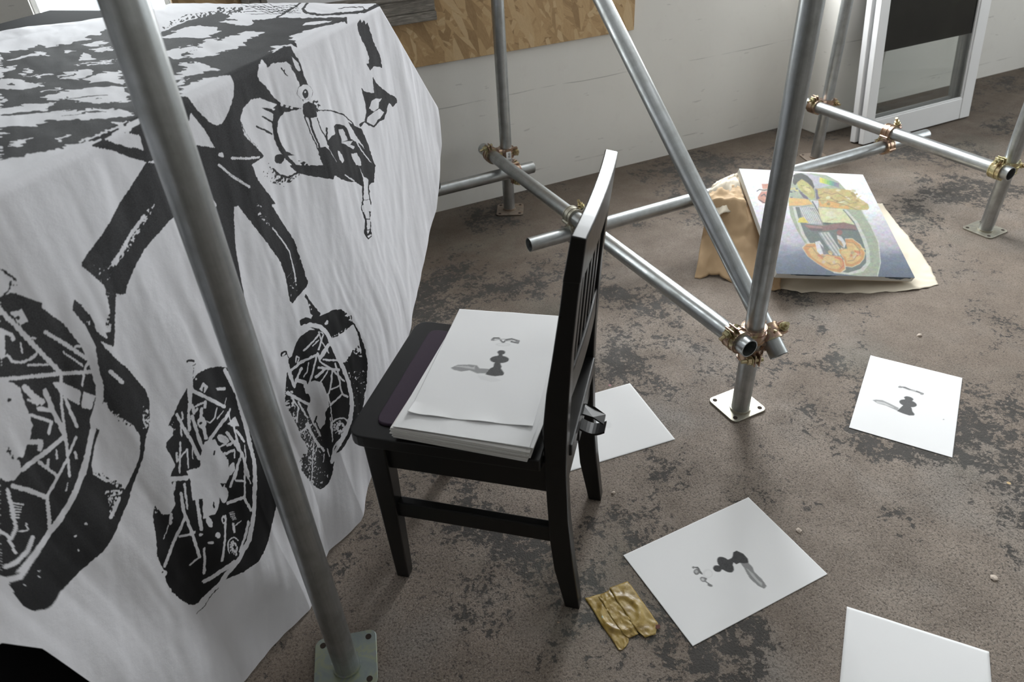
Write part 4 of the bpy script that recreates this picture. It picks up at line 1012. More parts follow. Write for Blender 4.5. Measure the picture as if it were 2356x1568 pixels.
# crest rail, slightly bowed backwards
def bowed(z0, z1, d0, d1, w0, w1, bow, arch=0, n=10, tl=.0):
    V = []; F = []
    for k in range(n+1):
        t = k/n; w = w0+(w1-w0)*t; b = bow*4*t*(1-t); a = arch*4*t*(1-t)
        V += [ch(d0(z0)+b, w, z0), ch(d1(z0)+b, w, z0), ch(d1(z1)+b, w, z1+a-tl), ch(d0(z1)+b, w, z1+a+tl)]
    for k in range(n):
        i = 4*k; j = i+4
        F += [(i+q, i+(q+1) % 4, j+(q+1) % 4, j+q) for q in range(4)]
    F += [(3, 2, 1, 0), tuple(4*n+q for q in range(4))]
    return np.array(V), F
dfr = lambda z: float(np.interp(z, [p[1] for p in fr]+[.9], [p[0] for p in fr]+[-.160]))
dre = lambda z: float(np.interp(z, [p[1] for p in re]+[.9], [p[0] for p in re]+[-.140]))
V, F = bowed(.800, .876, lambda z: dfr(z)-.0005, lambda z: dre(z)+.0005, .887, 1.2265, .006, .003, 10, .0020); bev(obj('top_rail', V, F, M_BLACK, CHR), .0022, 2)
V, F = bowed(.545, .608, lambda z: dfr(z)+.008, lambda z: dre(z)-.002, .917, 1.197, .004); bev(obj('mid_rail', V, F, M_BLACK, CHR), .004, 2)
for k in range(5):
    w = .9185+(1.195-.9185)*(k+1)/6
    zz_ = (.60, .805)
    V = [ch(d, ww, z) for z in zz_ for d, ww in ((dfr(z)+.014, w-.009), (dre(z)-.004, w-.009), (dre(z)-.004, w+.009), (dfr(z)+.014, w+.009))]
    bev(obj('slat', V, BF, M_BLACK, CHR), .002)
bev(obj('rear_apron', ch_box(-.203, -.180, .917, 1.197, .335, .400), BF, M_BLACK, CHR), .003)
bev(obj('front_apron', ch_box(-.556, -.536, .92, 1.197, .345, .412), BF, M_BLACK, CHR), .003)
for w in (.8965, 1.197):
    bev(obj('side_apron', ch_box(-.530, -.208, w, w+.02, .337, .413), BF, M_BLACK, CHR), .003)
    bev(obj('stretcher', ch_box(-.532, -.203, w-.001, w+.019, .196, .238), BF, M_BLACK, CHR), .003)
# linking bracket on the rear apron
br = obj('link_bracket', ch_box(-.182, -.176, 1.035, 1.075, .345, .425), BF, M_BRACKET, CHR); bev(br, .001); br['label'] = 'dark metal linking bracket'
V = np.array([ch(*p) for p in [(-.178, 1.040, .412), (-.178, 1.072, .412), (-.150, 1.066, .409), (-.128, 1.058, .400), (-.128, 1.030, .400), (-.150, 1.036, .409)]])
V = np.concatenate([V, V+np.array([0, 0, .004])])
Fb = [(5, 4, 3, 2, 1, 0), (6, 7, 8, 9, 10, 11)]+[(i, (i+1) % 6, 6+(i+1) % 6, 6+i) for i in range(6)]
obj('tongue', V, Fb, M_BRACKET, br)
VV = []; n = 9
for k in range(n):
    t = k/(n-1); d = -.177+.050*t; z = .372-.012*math.sin(t*math.pi*.9)+.004*t
    VV += [ch(d, 1.038, z), ch(d, 1.070, z), ch(d, 1.070, z+.005), ch(d, 1.038, z+.005)]
FF = [(4*k+q, 4*k+(q+1) % 4, 4*k+4+(q+1) % 4, 4*k+4+q) for k in range(n-1) for q in range(4)]+[(3, 2, 1, 0), tuple(4*(n-1)+q for q in range(4))]
obj('tongue', VV, FF, M_BRACKET, br)

# ---- stack of drawing paper on the seat
zb = SZ+.0065
PS = thing('paper_stack', 'thick stack of white paper sheets lying on the black chair seat', 'paper stack', tuple(ch(-.36, 1.05, zb)))
rs = np.random.RandomState(4)
NS = 26; th = .00108
def sheet(d, w, a, b, rot, z, t, wav=0.0, seed=0, n=9):
    """thin sheet, a along chair depth, b along the width"""
    U, Wv = np.meshgrid(np.linspace(-.5, .5, n), np.linspace(-.5, .5, n), indexing='ij')
    x = U*a; y = Wv*b; c_, s_ = math.cos(rot), math.sin(rot)
    zc = z+wav*(fbm(U*3+5, Wv*3+5, seed)-.2)
    top = np.array([ch(d+x[i, j]*c_-y[i, j]*s_, w+x[i, j]*s_+y[i, j]*c_, zc[i, j]+t) for i in range(n) for j in range(n)])
    bot = top-np.array([0, 0, t])
    g = grid_faces(n, n); k = n*n
    F_ = [tuple(f) for f in g]+[tuple(f[::-1]+k) for f in g]
    rim = [i*n for i in range(n)]+[(n-1)*n+j for j in range(1, n)]+[i*n+n-1 for i in range(n-2, -1, -1)]+[j for j in range(n-2, 0, -1)]
    F_ += [(rim[i], rim[i-1], rim[i-1]+k, rim[i]+k) for i in range(len(rim))]
    return np.concatenate([top, bot]), F_
z = zb
for k in range(NS):
    jd, jw, jr = rs.normal(0, .0022), rs.normal(0, .0016), rs.normal(0, .004)
    if k > NS-5: jd += rs.uniform(-.006, .008); jw += rs.uniform(.002, .014); jr += rs.uniform(-.02, .035)
    V, F = sheet(-.359+jd, 1.047+jw, .257, .362, -.045+jr, z, th*.9, 0 if k < NS-4 else .0012, k, 4 if k < NS-4 else 9)
    obj('sheet', V, F, M_PAPEREDGE if k < NS-3 else M_PAPER, PS); z += th
ZTOP = z+.0005

# ---------------------------------------------------------------- ink drawings
def art_stack():
    c = Canvas(1020, 760, 1220, 890, 3).use(800, 680, 3.563)
    c.poly(.66, [(1135, 640), (1160, 605), (1080, 600), (1060, 575), (1000, 568), (900, 570), (845, 595), (870, 612), (930, 625), (1000, 615), (1060, 640)])
    for k in range(6): c.line(.35, [(880+20*k, 580), (950+18*k, 590+2*k), (1040, 605-5*k)], 5)
    c.poly(.07, [(1060, 655), (1200, 670), (1260, 700), (1180, 712), (1090, 690)])
    D_ = .955
    c.poly(D_, [(1128, 648), (1165, 602), (1192, 590), (1200, 560), (1218, 548), (1250, 555), (1262, 585), (1255, 600), (1270, 618), (1284, 640), (1272, 657), (1210, 664), (1160, 658)])
    c.ell(D_, 1245, 527, 78, 31); c.poly(D_, [(1232, 500), (1240, 470), (1272, 470), (1270, 500)]); c.ell(D_, 1260, 469, 33, 18)
    c.line(.88, [(1180, 366), (1195, 352), (1240, 352), (1262, 378), (1275, 390), (1300, 365), (1345, 358), (1406, 376), (1396, 392), (1340, 380)], 12)
    c.line(.5, [(1190, 372), (1240, 362), (1290, 360), (1290, 375), (1350, 372)], 6); c.ell(.7, 1192, 364, 12, 9); c.ell(.7, 1392, 380, 16, 10)
    c.ell(.12, 1275, 405, 62, 14); c.ell(.03, 1275, 405, 45, 8); c.ell(.5, 1245, 751, 4, 3); c.blur(3); return c
def art_a():
    c = Canvas(1580, 1255, 1775, 1365, 3).use(1300, 1120, 3.734)
    c.poly(.72, [(1508, 655), (1572, 648), (1612, 690), (1625, 730), (1690, 790), (1732, 850), (1712, 875), (1660, 850), (1590, 790), (1560, 740), (1540, 700)])
    for k in range(5): c.line(.45, [(1560+12*k, 700+10*k), (1610+12*k, 770+8*k), (1690, 850-6*k)], 5)
    D_ = .988
    c.poly(D_, [(1440, 592), (1443, 562), (1473, 547), (1530, 573), (1570, 618), (1577, 650), (1545, 657), (1500, 653), (1470, 666), (1448, 648), (1436, 680), (1400, 650), (1400, 626), (1430, 612)])
    c.ell(D_, 1378, 668, 88, 47, .72); c.ell(D_, 1308, 702, 38, 28, .3); c.poly(D_, [(1330, 690), (1340, 660), (1360, 700), (1350, 715)])
    for k in range(4):
        c.line(.88, [(1095+6*k, 692), (1140+3*k, 690+4*k), (1150+6*k, 735), (1222-6*k, 770), (1205-8*k, 812-6*k), (1262-9*k, 848-5*k)], 8)
    c.ell(.75, 1102, 692, 12, 10); c.ell(.8, 1245, 845, 24, 11, .3); c.ell(.8, 1130, 730, 26, 26); c.ell(.45, 1128, 728, 13, 14); c.ell(.75, 1185, 795, 28, 20, .5); c.ell(.3, 1183, 795, 15, 11, .5)
    c.ell(.10, 1225, 745, 45, 40); c.ell(.02, 1230, 745, 30, 28); c.ell(.3, 1578, 497, 3, 3); c.blur(3); return c
def art_b():
    c = Canvas(2000, 880, 2180, 970, 3.5).use(1900, 780, 5.2275)
    c.poly(.62, [(560, 735), (600, 728), (680, 735), (760, 770), (880, 830), (860, 862), (800, 835), (720, 800), (620, 775)])
    for k in range(4): c.line(.3, [(610, 748+6*k), (700, 765+6*k), (820, 825)], 5)
    D_ = .92
    c.poly(D_, [(855, 864), (905, 818), (930, 795), (1030, 822), (1042, 870), (1068, 902), (1062, 919), (1000, 918), (920, 892)])
    c.ell(D_, 988, 772, 108, 42, .22); c.ell(D_, 997, 714, 58, 23, .26); c.poly(D_, [(950, 715), (1045, 735), (1030, 760), (950, 745)])
    c.line(.85, [(880, 577), (950, 582), (1020, 612), (1100, 632), (1170, 658)], 18); c.line(.3, [(920, 585), (1000, 615), (1080, 625)], 8); c.ell(.7, 895, 576, 22, 12, .2); c.ell(.7, 1150, 655, 26, 14, .4)
    c.ell(.8, 1415, 967, 8, 6); c.ell(.03, 950, 1100, 160, 60); c.blur(3); return c
def art_c():
    c = Canvas(1370, 950, 1420, 1000, 3).use(1220, 800, 4.9); c.ell(.06, 860, 865, 60, 38, .3); c.blur(4); return c
def drawing(name, art, centre, e1, a, b, z, label, n1, n2, wav=.0015, seed=0, group=None, curl=None):
    e1 = np.array(e1, float); e1 /= np.linalg.norm(e1); e2 = np.array([-e1[1], e1[0]])
    U, Vv = np.meshgrid(np.linspace(-.5, .5, n1), np.linspace(-.5, .5, n2), indexing='ij')
    x = centre[0]+U*a*e1[0]+Vv*b*e2[0]; y = centre[1]+U*a*e1[1]+Vv*b*e2[1]
    flat = np.stack([x, y, np.full_like(x, z)], -1).reshape(-1, 3)
    px, py = project(flat)
    zc = z+.0007+wav*np.clip(fbm(U*2.6+9, Vv*2.6+9, seed)-.3, 0, 1)
    if curl: zc = zc+curl(U, Vv)
    top = np.stack([x, y, zc], -1).reshape(-1, 3); bot = top-np.array([0, 0, .0004])
    g = grid_faces(n1, n2); k = n1*n2
    rim = [i*n2 for i in range(n1)]+[(n1-1)*n2+j for j in range(1, n2)]+[i*n2+n2-1 for i in range(n1-2, -1, -1)]+[j for j in range(n2-2, 0, -1)]
    rim = np.array(rim); rq = np.stack([rim, np.roll(rim, 1), np.roll(rim, 1)+k, rim+k], 1)
    F_ = np.concatenate([g, g[:, ::-1]+k, rq])
    o = obj(name, np.concatenate([top, bot]), F_, M_INKPAPER, None, smooth=False)
    ink = art().sample(px, py)[:, 0] if art else np.zeros(k)
    float_attr(o, 'ink', np.concatenate([ink, np.zeros(k)]))
    return tag(o, label, 'drawing' if art else 'paper', group)
# top sheet on the stack: measured corners
tc = [G(c, ZTOP) for c in [(950, 955), (1237, 985), (1284, 727), (1050, 710)]]
cen = np.mean(tc, 0); ed = (tc[1]-tc[0]+tc[2]-tc[3])[:2]
drawing('ink_drawing', art_stack, cen, ed, .236, .362, ZTOP, 'ink drawing of a pawn shape lying on top of the paper stack', 130, 190, .0026, 2, 'pawn ink drawings',
        lambda U, Vv: .007*np.clip((-U-.34)/.16, 0, 1)**2*np.clip((-Vv-.40)/.10, 0, 1)+.0012*np.clip((-Vv-.42)/.08, 0, 1)**2*(1+np.sin(U*16)))
def floor_rect(q):
    g = [G(c)[:2] for c in q]; cen = np.mean(g, 0); e = (g[1]-g[0]+g[2]-g[3]); return cen, e, np.linalg.norm(e)/2, np.linalg.norm(g[3]-g[0]+g[2]-g[1])/2
c_, e_, a_, b_ = floor_rect([(1434, 1279), (1597, 1490), (1900, 1318), (1721, 1143)])
drawing('ink_drawing', art_a, c_, e_, a_, b_, .0006, 'ink drawing with sideways pawn on the floor beside yellow tape', 150, 200, .0012, 3, 'pawn ink drawings', lambda U, Vv: .006*np.clip((Vv-.3)/.2, 0, 1)**2*(U > 2)+.0)
c_, e_, a_, b_ = floor_rect([(1955, 985), (2193, 1053), (2212, 870), (2001, 817)])
drawing('ink_drawing', art_b, c_, e_, a_, b_, .0006, 'ink drawing with small pawn on the floor right of scaffold pole', 150, 200, .0012, 4, 'pawn ink drawings')
# sheet behind the chair
g0, g1 = G((1449, 882))[:2], G((1553, 1011))[:2]
e = g0-g1; L_ = np.linalg.norm(e); e /= L_; lft = np.array([-e[1], e[0]]); cen = (g0+g1)/2+lft*.178
drawing('paper_sheet', art_c, cen, e, L_, .357, .0006, 'blank white paper sheet on the floor behind the black chair', 60, 80, .001, 5)['category'] = 'paper'
g0, g1 = G((1948, 1396))[:2], G((2275, 1500))[:2]
e = g1-g0; L_ = np.linalg.norm(e); e /= L_; dnv = np.array([e[1], -e[0]]); cen = (g0+g1)/2+dnv*.178
drawing('paper_sheet', None, cen, e, L_, .357, .0006, 'blank white paper sheet cut off by the lower right corner', 40, 60, .002, 6)

# ================================================================ PAINTING ON KRAFT PAPER
CV = np.array([[1.650, 1.507, .098], [2.116, 1.332, .030], [2.312, 1.785, .203], [1.846, 1.960, .271]])
def art_canvas():
    yy, xx = np.mgrid[0:int(330*2), 0:int(470*2)]
    c = Canvas(1670, 360, 2140, 690, 2, 0, 3)
    # ground: white at the head, lavender in the middle, slate blue at the foot
    ys = (360+np.arange(c.h)/2)[:, None]; xs = (1670+np.arange(c.w)/2)[None, :]
    t = np.clip((ys-385-.02*(xs-1700))/255, 0, 1)
    st = [(0, (.92, .92, .93)), (.33, (.86, .86, .89)), (.55, (.60, .57, .66)), (.66, (.52, .49, .58)), (.78, (.17, .21, .30)), (1.0, (.050, .085, .145))]
    nz = .06*(fbm(xs/20+0*ys, ys/10+0*xs, 7)-.5); tt = np.clip(t+nz, 0, 1)
    for k in range(3): c.a[..., k] = np.interp(tt, [s[0] for s in st], [s[1][k] for s in st])
    c.use(1680, 380, 5.3545)
    sage = (.36, .41, .30); dk = (.13, .17, .155)
    c.poly(sage, [(800, 95), (1000, 100), (1180, 120), (1330, 200), (1450, 330), (1620, 560), (1740, 750), (1830, 950), (1852, 1200), (1815, 1372), (1600, 1368), (1300, 1330), (1100, 1180), (920, 960), (820, 800), (740, 620), (715, 450), (740, 250)])
    c.poly((.60, .62, .55), [(770, 510), (900, 505), (1430, 545), (1570, 700), (1670, 900), (1715, 1050), (1725, 1200), (1640, 1310), (1470, 1350), (1280, 1330), (980, 1000), (880, 860), (800, 640)])
    c.poly(dk, [(800, 515), (900, 515), (1400, 550), (1530, 700), (1620, 900), (1670, 1050), (1675, 1200), (1600, 1280), (1450, 1325), (1280, 1300), (1010, 1000), (920, 860), (835, 640)])
    c.poly((.45, .45, .50), [(800, 110), (960, 100), (1100, 140), (1240, 250), (1060, 290), (900, 260)])
    for k in range(8):
        x = 1100+k*30; c.poly([(.75, .62, .06), (.60, .60, .06), (.40, .58, .08), (.22, .48, .12), (.12, .40, .20), (.12, .30, .26), (.18, .22, .27), (.25, .20, .28)][k], [(x, 150+k*9), (x+31, 159+k*9), (x+31, 220+k*8), (x, 212+k*8)])
    # sleeves and hands band
    c.poly((.55, .43, .13), [(1050, 285), (1330, 290), (1500, 310), (1560, 390), (1700, 480), (1712, 530), (1690, 552), (1560, 552), (1100, 512), (1085, 430), (1060, 400)])
    c.poly((.72, .38, .08), [(1085, 430), (1250, 440), (1450, 500), (1470, 545), (1100, 502)])
    for q in range(26):
        r_ = np.random.RandomState(q); x = r_.uniform(1090, 1640); y = r_.uniform(305, 500)+max(0, x-1480)*.25
        c.ell([(.62, .52, .22), (.36, .27, .09), (.68, .62, .38), (.50, .40, .15)][q % 4], x, y, r_.uniform(15, 45), r_.uniform(8, 20), r_.uniform(-.6, .8))
    c.poly((.74, .46, .11), [(725, 400), (960, 420), (1015, 480), (900, 495), (720, 500)])
    for q in range(14):
        r_ = np.random.RandomState(50+q); c.ell([(.09, .09, .15), (.60, .52, .14), (.16, .14, .22)][q % 3], r_.uniform(740, 900), r_.uniform(260, 400), r_.uniform(8, 26), r_.uniform(6, 16), r_.uniform(-1, 1))
    # a plain head and shoulders
    c.poly((.055, .06, .055), [(775, 120), (870, 95), (950, 130), (1010, 190), (1038, 270), (1020, 300), (960, 230), (880, 180), (830, 210), (800, 250), (770, 220)])
    c.poly((.46, .43, .12), [(820, 215), (880, 170), (950, 215), (1010, 270), (1042, 330), (1042, 400), (1000, 425), (940, 375), (870, 315), (830, 262)])
    c.poly((.62, .58, .22), [(880, 240), (960, 260), (1000, 330), (960, 350), (900, 290)]); c.line((.2, .18, .06), [(870, 250), (910, 255)], 9); c.line((.2, .18, .06), [(940, 268), (980, 285)], 8); c.line((.35, .25, .08), [(910, 320), (955, 330)], 7)
    c.poly((.12, .10, .17), [(842, 292), (872, 332), (952, 392), (965, 425), (900, 402), (855, 342)]); c.poly((.13, .11, .19), [(1045, 290), (1076, 300), (1082, 370), (1105, 412), (1060, 425)])
    c.poly((.62, .63, .62), [(985, 430), (1085, 440), (1078, 560), (1040, 515)]); c.line((.10, .11, .12), [(1012, 450), (1045, 500), (1070, 552)], 16)
    c.poly((.66, .65, .36), [(1080, 520), (1370, 540), (1430, 600), (1535, 735), (1400, 705), (1250, 712), (1140, 702), (1108, 650)]); c.ell((.72, .68, .46), 1240, 610, 70, 40, .3); c.line((.45, .40, .2), [(1180, 690), (1270, 665)], 8)
    c.poly((.33, .35, .35), [(850, 512), (930, 498), (1080, 620), (1145, 745), (940, 720), (880, 640)])
    for k in range(9): c.line((.66, .67, .66), [(860+22*k, 520), (905+24*k, 620), (960+22*k, 715)], 9)
    c.poly((.72, .60, .06), [(850, 650), (905, 638), (968, 712), (830, 705)])
    c.poly((.25, .125, .12), [(905, 735), (1130, 748), (1400, 705), (1540, 742), (1562, 790), (1550, 806), (1310, 792), (1150, 812), (1000, 806)]); c.poly((.12, .085, .09), [(960, 775), (1140, 785), (1130, 812), (1000, 806)]); c.poly((.36, .20, .18), [(930, 735), (1120, 755), (1140, 780), (980, 765)]); c.poly((.11, .085, .095), [(1320, 775), (1540, 790), (1550, 806), (1310, 795)])
    c.poly((.05, .07, .07), [(1140, 720), (1190, 706), (1260, 715), (1200, 732)])
    c.poly((.42, .45, .42), [(1085, 830), (1215, 822), (1400, 1115), (1280, 1112), (1170, 960)])
    for k in range(6): c.line((.64, .65, .62) if k % 2 else (.22, .27, .27), [(1100+20*k, 835), (1190+24*k, 980), (1290+20*k, 1110)], 8)
    c.ell((.30, .12, .10), 1347, 828, 36, 32); c.poly((.66, .66, .64), [(1312, 860), (1370, 880), (1425, 965), (1405, 1022), (1332, 962)]); c.poly((.42, .28, .12), [(1315, 900), (1370, 940), (1400, 1010), (1340, 970)])
    for pts in ([(895, 1020), (940, 972), (1040, 965), (1100, 1000), (1160, 1090), (1250, 1112), (1350, 1122), (1402, 1190), (1412, 1280), (1350, 1322), (1250, 1302), (1180, 1272), (1080, 1212), (960, 1122)], [(1415, 912), (1500, 908), (1600, 980), (1657, 1080), (1642, 1150), (1590, 1212), (1500, 1252), (1420, 1242), (1400, 1150), (1350, 1080), (1335, 1040), (1440, 1030)]):
        p = np.array(pts, float); q = p.mean(0)
        c.poly((.66, .60, .38), q+(p-q)*1.05); c.poly((.66, .30, .07), p); c.poly((.72, .45, .14), q+(p-q)*.78)
        for k in range(16):
            r_ = np.random.RandomState(int(q[0])+k); c.ell([(.70, .22, .07), (.74, .58, .22), (.50, .36, .18), (.68, .50, .34)][k % 4], q[0]+r_.uniform(-150, 150), q[1]+r_.uniform(-70, 70), r_.uniform(12, 40), r_.uniform(8, 22), r_.uniform(-1, 1))
    c.ell((.74, .54, .20), 1215, 1155, 70, 38); c.ell((.72, .50, .18), 1425, 1080, 60, 45); c.line((.6, .13, .06), [(1290, 1135), (1380, 1160), (1400, 1230), (1350, 1285)], 12)
    c.poly((.74, .74, .75), [(1045, 945), (1100, 932), (1142, 990), (1162, 1080), (1110, 1102), (1070, 1060)]); c.poly((.20, .20, .22), [(1100, 965), (1135, 1000), (1200, 1095), (1150, 1100)])
    c.poly((.62, .25, .16), [(385, 230), (490, 228), (475, 330), (462, 472), (400, 472), (340, 422), (338, 390), (400, 300)]); c.poly((.70, .55, .45), [(400, 290), (470, 290), (470, 320), (390, 330)])
    for pts in ([(330, 320), (360, 300), (420, 310), (470, 300)], [(380, 380), (420, 355), (450, 400)], [(360, 430), (410, 460), (450, 465)]): c.line((.07, .07, .09), pts, 12)
    c.line((.62, .66, .58), [(1620, 560), (1735, 750), (1825, 950), (1850, 1200), (1812, 1370)], 12)
    # loose dark drawing lines and brush variation
    for pts in ([(820, 215), (880, 170), (950, 215), (1010, 270), (1042, 330), (1042, 400)], [(1085, 430), (1250, 445), (1450, 500), (1560, 548)], [(1150, 330), (1250, 360), (1320, 340), (1420, 400), (1500, 390)],
                [(1260, 420), (1330, 450), (1400, 430), (1470, 470), (1560, 460)], [(905, 735), (1130, 748), (1400, 705), (1540, 742)], [(940, 1000), (1010, 1010), (1060, 1080), (1150, 1130)], [(1440, 950), (1520, 960), (1590, 1040), (1600, 1120)],
                [(1180, 1190), (1250, 1230), (1330, 1210), (1370, 1260)], [(1450, 1180), (1520, 1170), (1560, 1110)], [(1080, 560), (1110, 640), (1145, 740)]):
        c.line((.22, .17, .10), pts, 6)
    c.blur(2)
    yy = (np.arange(c.h)/2)[:, None]; xx = (np.arange(c.w)/2)[None, :]
    for k in range(3):
        c.a[..., k] *= .74*(1+.38*(fbm(xx/9+0*yy, yy/5+0*xx, 31+k, 3)-.5)+.25*(fbm(xx/3+0*yy, yy/3+0*xx, 41, 2)-.5))
    g_ = c.a.mean(2, keepdims=True); c.a = g_+(c.a-g_)*.86
    return c
def make_canvas():
    e1 = (CV[1]-CV[0]); e2 = (CV[3]-CV[0]); nrm = np.cross(e1, e2); nrm /= np.linalg.norm(nrm); TH = .021
    t = thing('painted_canvas', 'stretched canvas painted with a figure and orange shapes lying on wrapping paper', 'painting', tuple(np.mean(CV, 0)-np.array([0, 0, .15])))
    n1, n2 = 230, 250
    U, Vv = np.meshgrid(np.linspace(0, 1, n1), np.linspace(0, 1, n2), indexing='ij')
    top = (CV[0]+U[..., None]*e1+Vv[..., None]*e2).reshape(-1, 3)
    o = obj('painted_face', top+nrm*.0006, grid_faces(n1, n2), M_PAINT, t)
    px, py = project(top); color_attr(o, 'paint', art_canvas().sample(px, py, .5))
    b = [CV[0], CV[1], CV[2], CV[3]]
    V = [p-nrm*TH for p in b]+[p for p in b]
    bev(obj('canvas_wrap', V, BF, M_WHITECANVAS, t), .002)
    # stretcher bars behind
    i0 = CV[0]-nrm*(TH+.0005)
    for (u0, u1, v0, v1) in ((.01, .99, .01, .09), (.01, .99, .91, .99), (.01, .09, .09, .91), (.91, .99, .09, .91)):
        q = [i0+u*e1+v*e2 for u, v in ((u0, v0), (u1, v0), (u1, v1), (u0, v1))]
        obj('stretcher_bar', [p-nrm*.006 for p in q]+q, BF, M_PINE, t)
    # slate paint run over the lower edge
    for k, (u0, u1, hgt) in enumerate(((.10, .42, .006), (.78, .97, .010))):
        n = 14; VV = []
        for q in range(n+1):
            u = u0+(u1-u0)*q/n; d = hgt*(.4+.9*vnoise(np.array(q*.9), np.array(k*7.), 3))*math.sin(math.pi*min(max(q/n, .06), .94))**.5
            p = CV[0]+u*e1-e2/np.linalg.norm(e2)*.0006
            VV += [p+nrm*.0004, p-nrm*float(d)]
        obj('paint_edge', VV, [(2*q, 2*q+2, 2*q+3, 2*q+1) for q in range(n)], M_SLATE, t)
    return nrm
M_WHITECANVAS = simple('primed_canvas', (.62, .61, .58), .8, .05, 60)
M_PINE = simple('pine_bars', (.45, .33, .19), .7, .15, 30)
M_SLATE = simple('slate_paint', (.055, .085, .13), .5, .2, 60)
CVN = make_canvas()

def canvas_under(x, y):
    """height of the canvas underside above (x, y) or None outside its outline"""
    A = np.array([CV[1][:2]-CV[0][:2], CV[3][:2]-CV[0][:2]]).T
    uv = np.linalg.solve(A, np.array([x, y])-CV[0][:2])
    if -.03 < uv[0] < 1.03 and -.03 < uv[1] < 1.03:
        return CV[0][2]+uv[0]*(CV[1][2]-CV[0][2])+uv[1]*(CV[3][2]-CV[0][2])-.040
    return None
KP = thing('wrapping_paper', 'crumpled brown wrapping paper propping up the painted canvas', 'wrapping paper', tuple(G((1800, 600))))
def kraft(name, rows, mat, amp, seed, n1=70, n2=46, clampz=True, ragged=.0):
    """rows: list of polylines (world points) from front to back"""
    rows = [np.array(r, float) for r in rows]
    u = np.linspace(0, 1, n1); R_ = []
    for r in rows:
        d = np.concatenate([[0], np.cumsum(np.linalg.norm(np.diff(r, axis=0), axis=1))]); d /= d[-1]
        R_.append(np.stack([np.interp(u, d, r[:, k]) for k in range(3)], 1))
    R_ = np.array(R_); v = np.linspace(0, len(rows)-1, n2); Q = np.zeros((n1, n2, 3))
    for k in range(3):
        for i in range(n1): Q[i, :, k] = np.interp(v, np.arange(len(rows)), R_[:, i, k])
    U, Vv = np.meshgrid(u*6, v*2.2, indexing='ij')
    dz = amp*(np.abs(fbm(U+seed, Vv+seed, seed, 4)-.5)*2-.25)
    Q[..., 2] += dz; Q[..., 0] += .4*dz
    if ragged:
        e = ragged*(fbm(u*14, u*0, seed+3)-.5); Q[:, 0, 0] += e; Q[:, 0, 1] += e; 
    for i in range(n1):
        for j in range(n2):
            if clampz:
                cu = canvas_under(Q[i, j, 0], Q[i, j, 1])
                if cu is not None: Q[i, j, 2] = min(Q[i, j, 2], cu)
            Q[i, j, 2] = max(Q[i, j, 2], .0015)
    o = obj(name, Q.reshape(-1, 3), grid_faces(n1, n2), mat, KP, smooth=True)
    sm = o.modifiers.new('thickness', 'SOLIDIFY'); sm.thickness = .0006; sm.offset = 0
    return o
def Gz(x, y, z): return G((x, y), z)
kraft('paper_flap', [[Gz(1598, 640, .002), Gz(1612, 641, .002), Gz(1632, 630, .012), Gz(1655, 634, .010), Gz(1690, 652, .002), Gz(1740, 668, .002), Gz(1795, 668, .002)],
                     [Gz(1615, 545, .10), Gz(1635, 540, .11), Gz(1670, 545, .11), Gz(1720, 560, .10), Gz(1800, 600, .06)],
                     [Gz(1627, 464, .222), Gz(1645, 458, .225), Gz(1690, 456, .222), Gz(1740, 470, .20), Gz(1795, 530, .11)],
                     [Gz(1633, 434, .243), Gz(1650, 427, .246), Gz(1690, 424, .243), Gz(1740, 436, .225), Gz(1790, 480, .16)]], M_KRAFT, .016, 12, clampz=True, ragged=.02)
kraft('paper_crest', [[Gz(1619, 492, .178), Gz(1640, 505, .17), Gz(1662, 490, .19), Gz(1700, 480, .185), Gz(1740, 480, .17)],
                      [Gz(1632, 436, .245), Gz(1655, 424, .252), Gz(1690, 412, .255), Gz(1745, 425, .235)],
                      [Gz(1650, 415, .250), Gz(1675, 403, .252), Gz(1702, 396, .245), Gz(1750, 410, .225)],
                      [Gz(1690, 430, .10), Gz(1710, 425, .10), Gz(1735, 420, .10), Gz(1780, 430, .09)],
                      [Gz(1720, 450, .004), Gz(1740, 445, .004), Gz(1765, 440, .004), Gz(1800, 450, .004)]], M_CREAMPAPER, .015, 14, 60, 60)
kraft('flat_sheet', [[Gz(1780, 664, .002), Gz(1835, 671, .002), Gz(1845, 676, .002), Gz(1880, 671, .002), Gz(2000, 672, .002), Gz(2080, 668, .003), Gz(2160, 655, .003)],
                      [Gz(1790, 620, .02), Gz(1900, 620, .01), Gz(2000, 610, .008), Gz(2140, 612, .006)],
                      [Gz(1850, 540, .03), Gz(1950, 540, .03), Gz(2020, 530, .02), Gz(2085, 540, .012)],
                      [Gz(1900, 470, .05), Gz(1960, 460, .04), Gz(2000, 462, .04), Gz(2030, 468, .030)]], M_CREAMPAPER, .010, 17, 80, 50, ragged=.015)

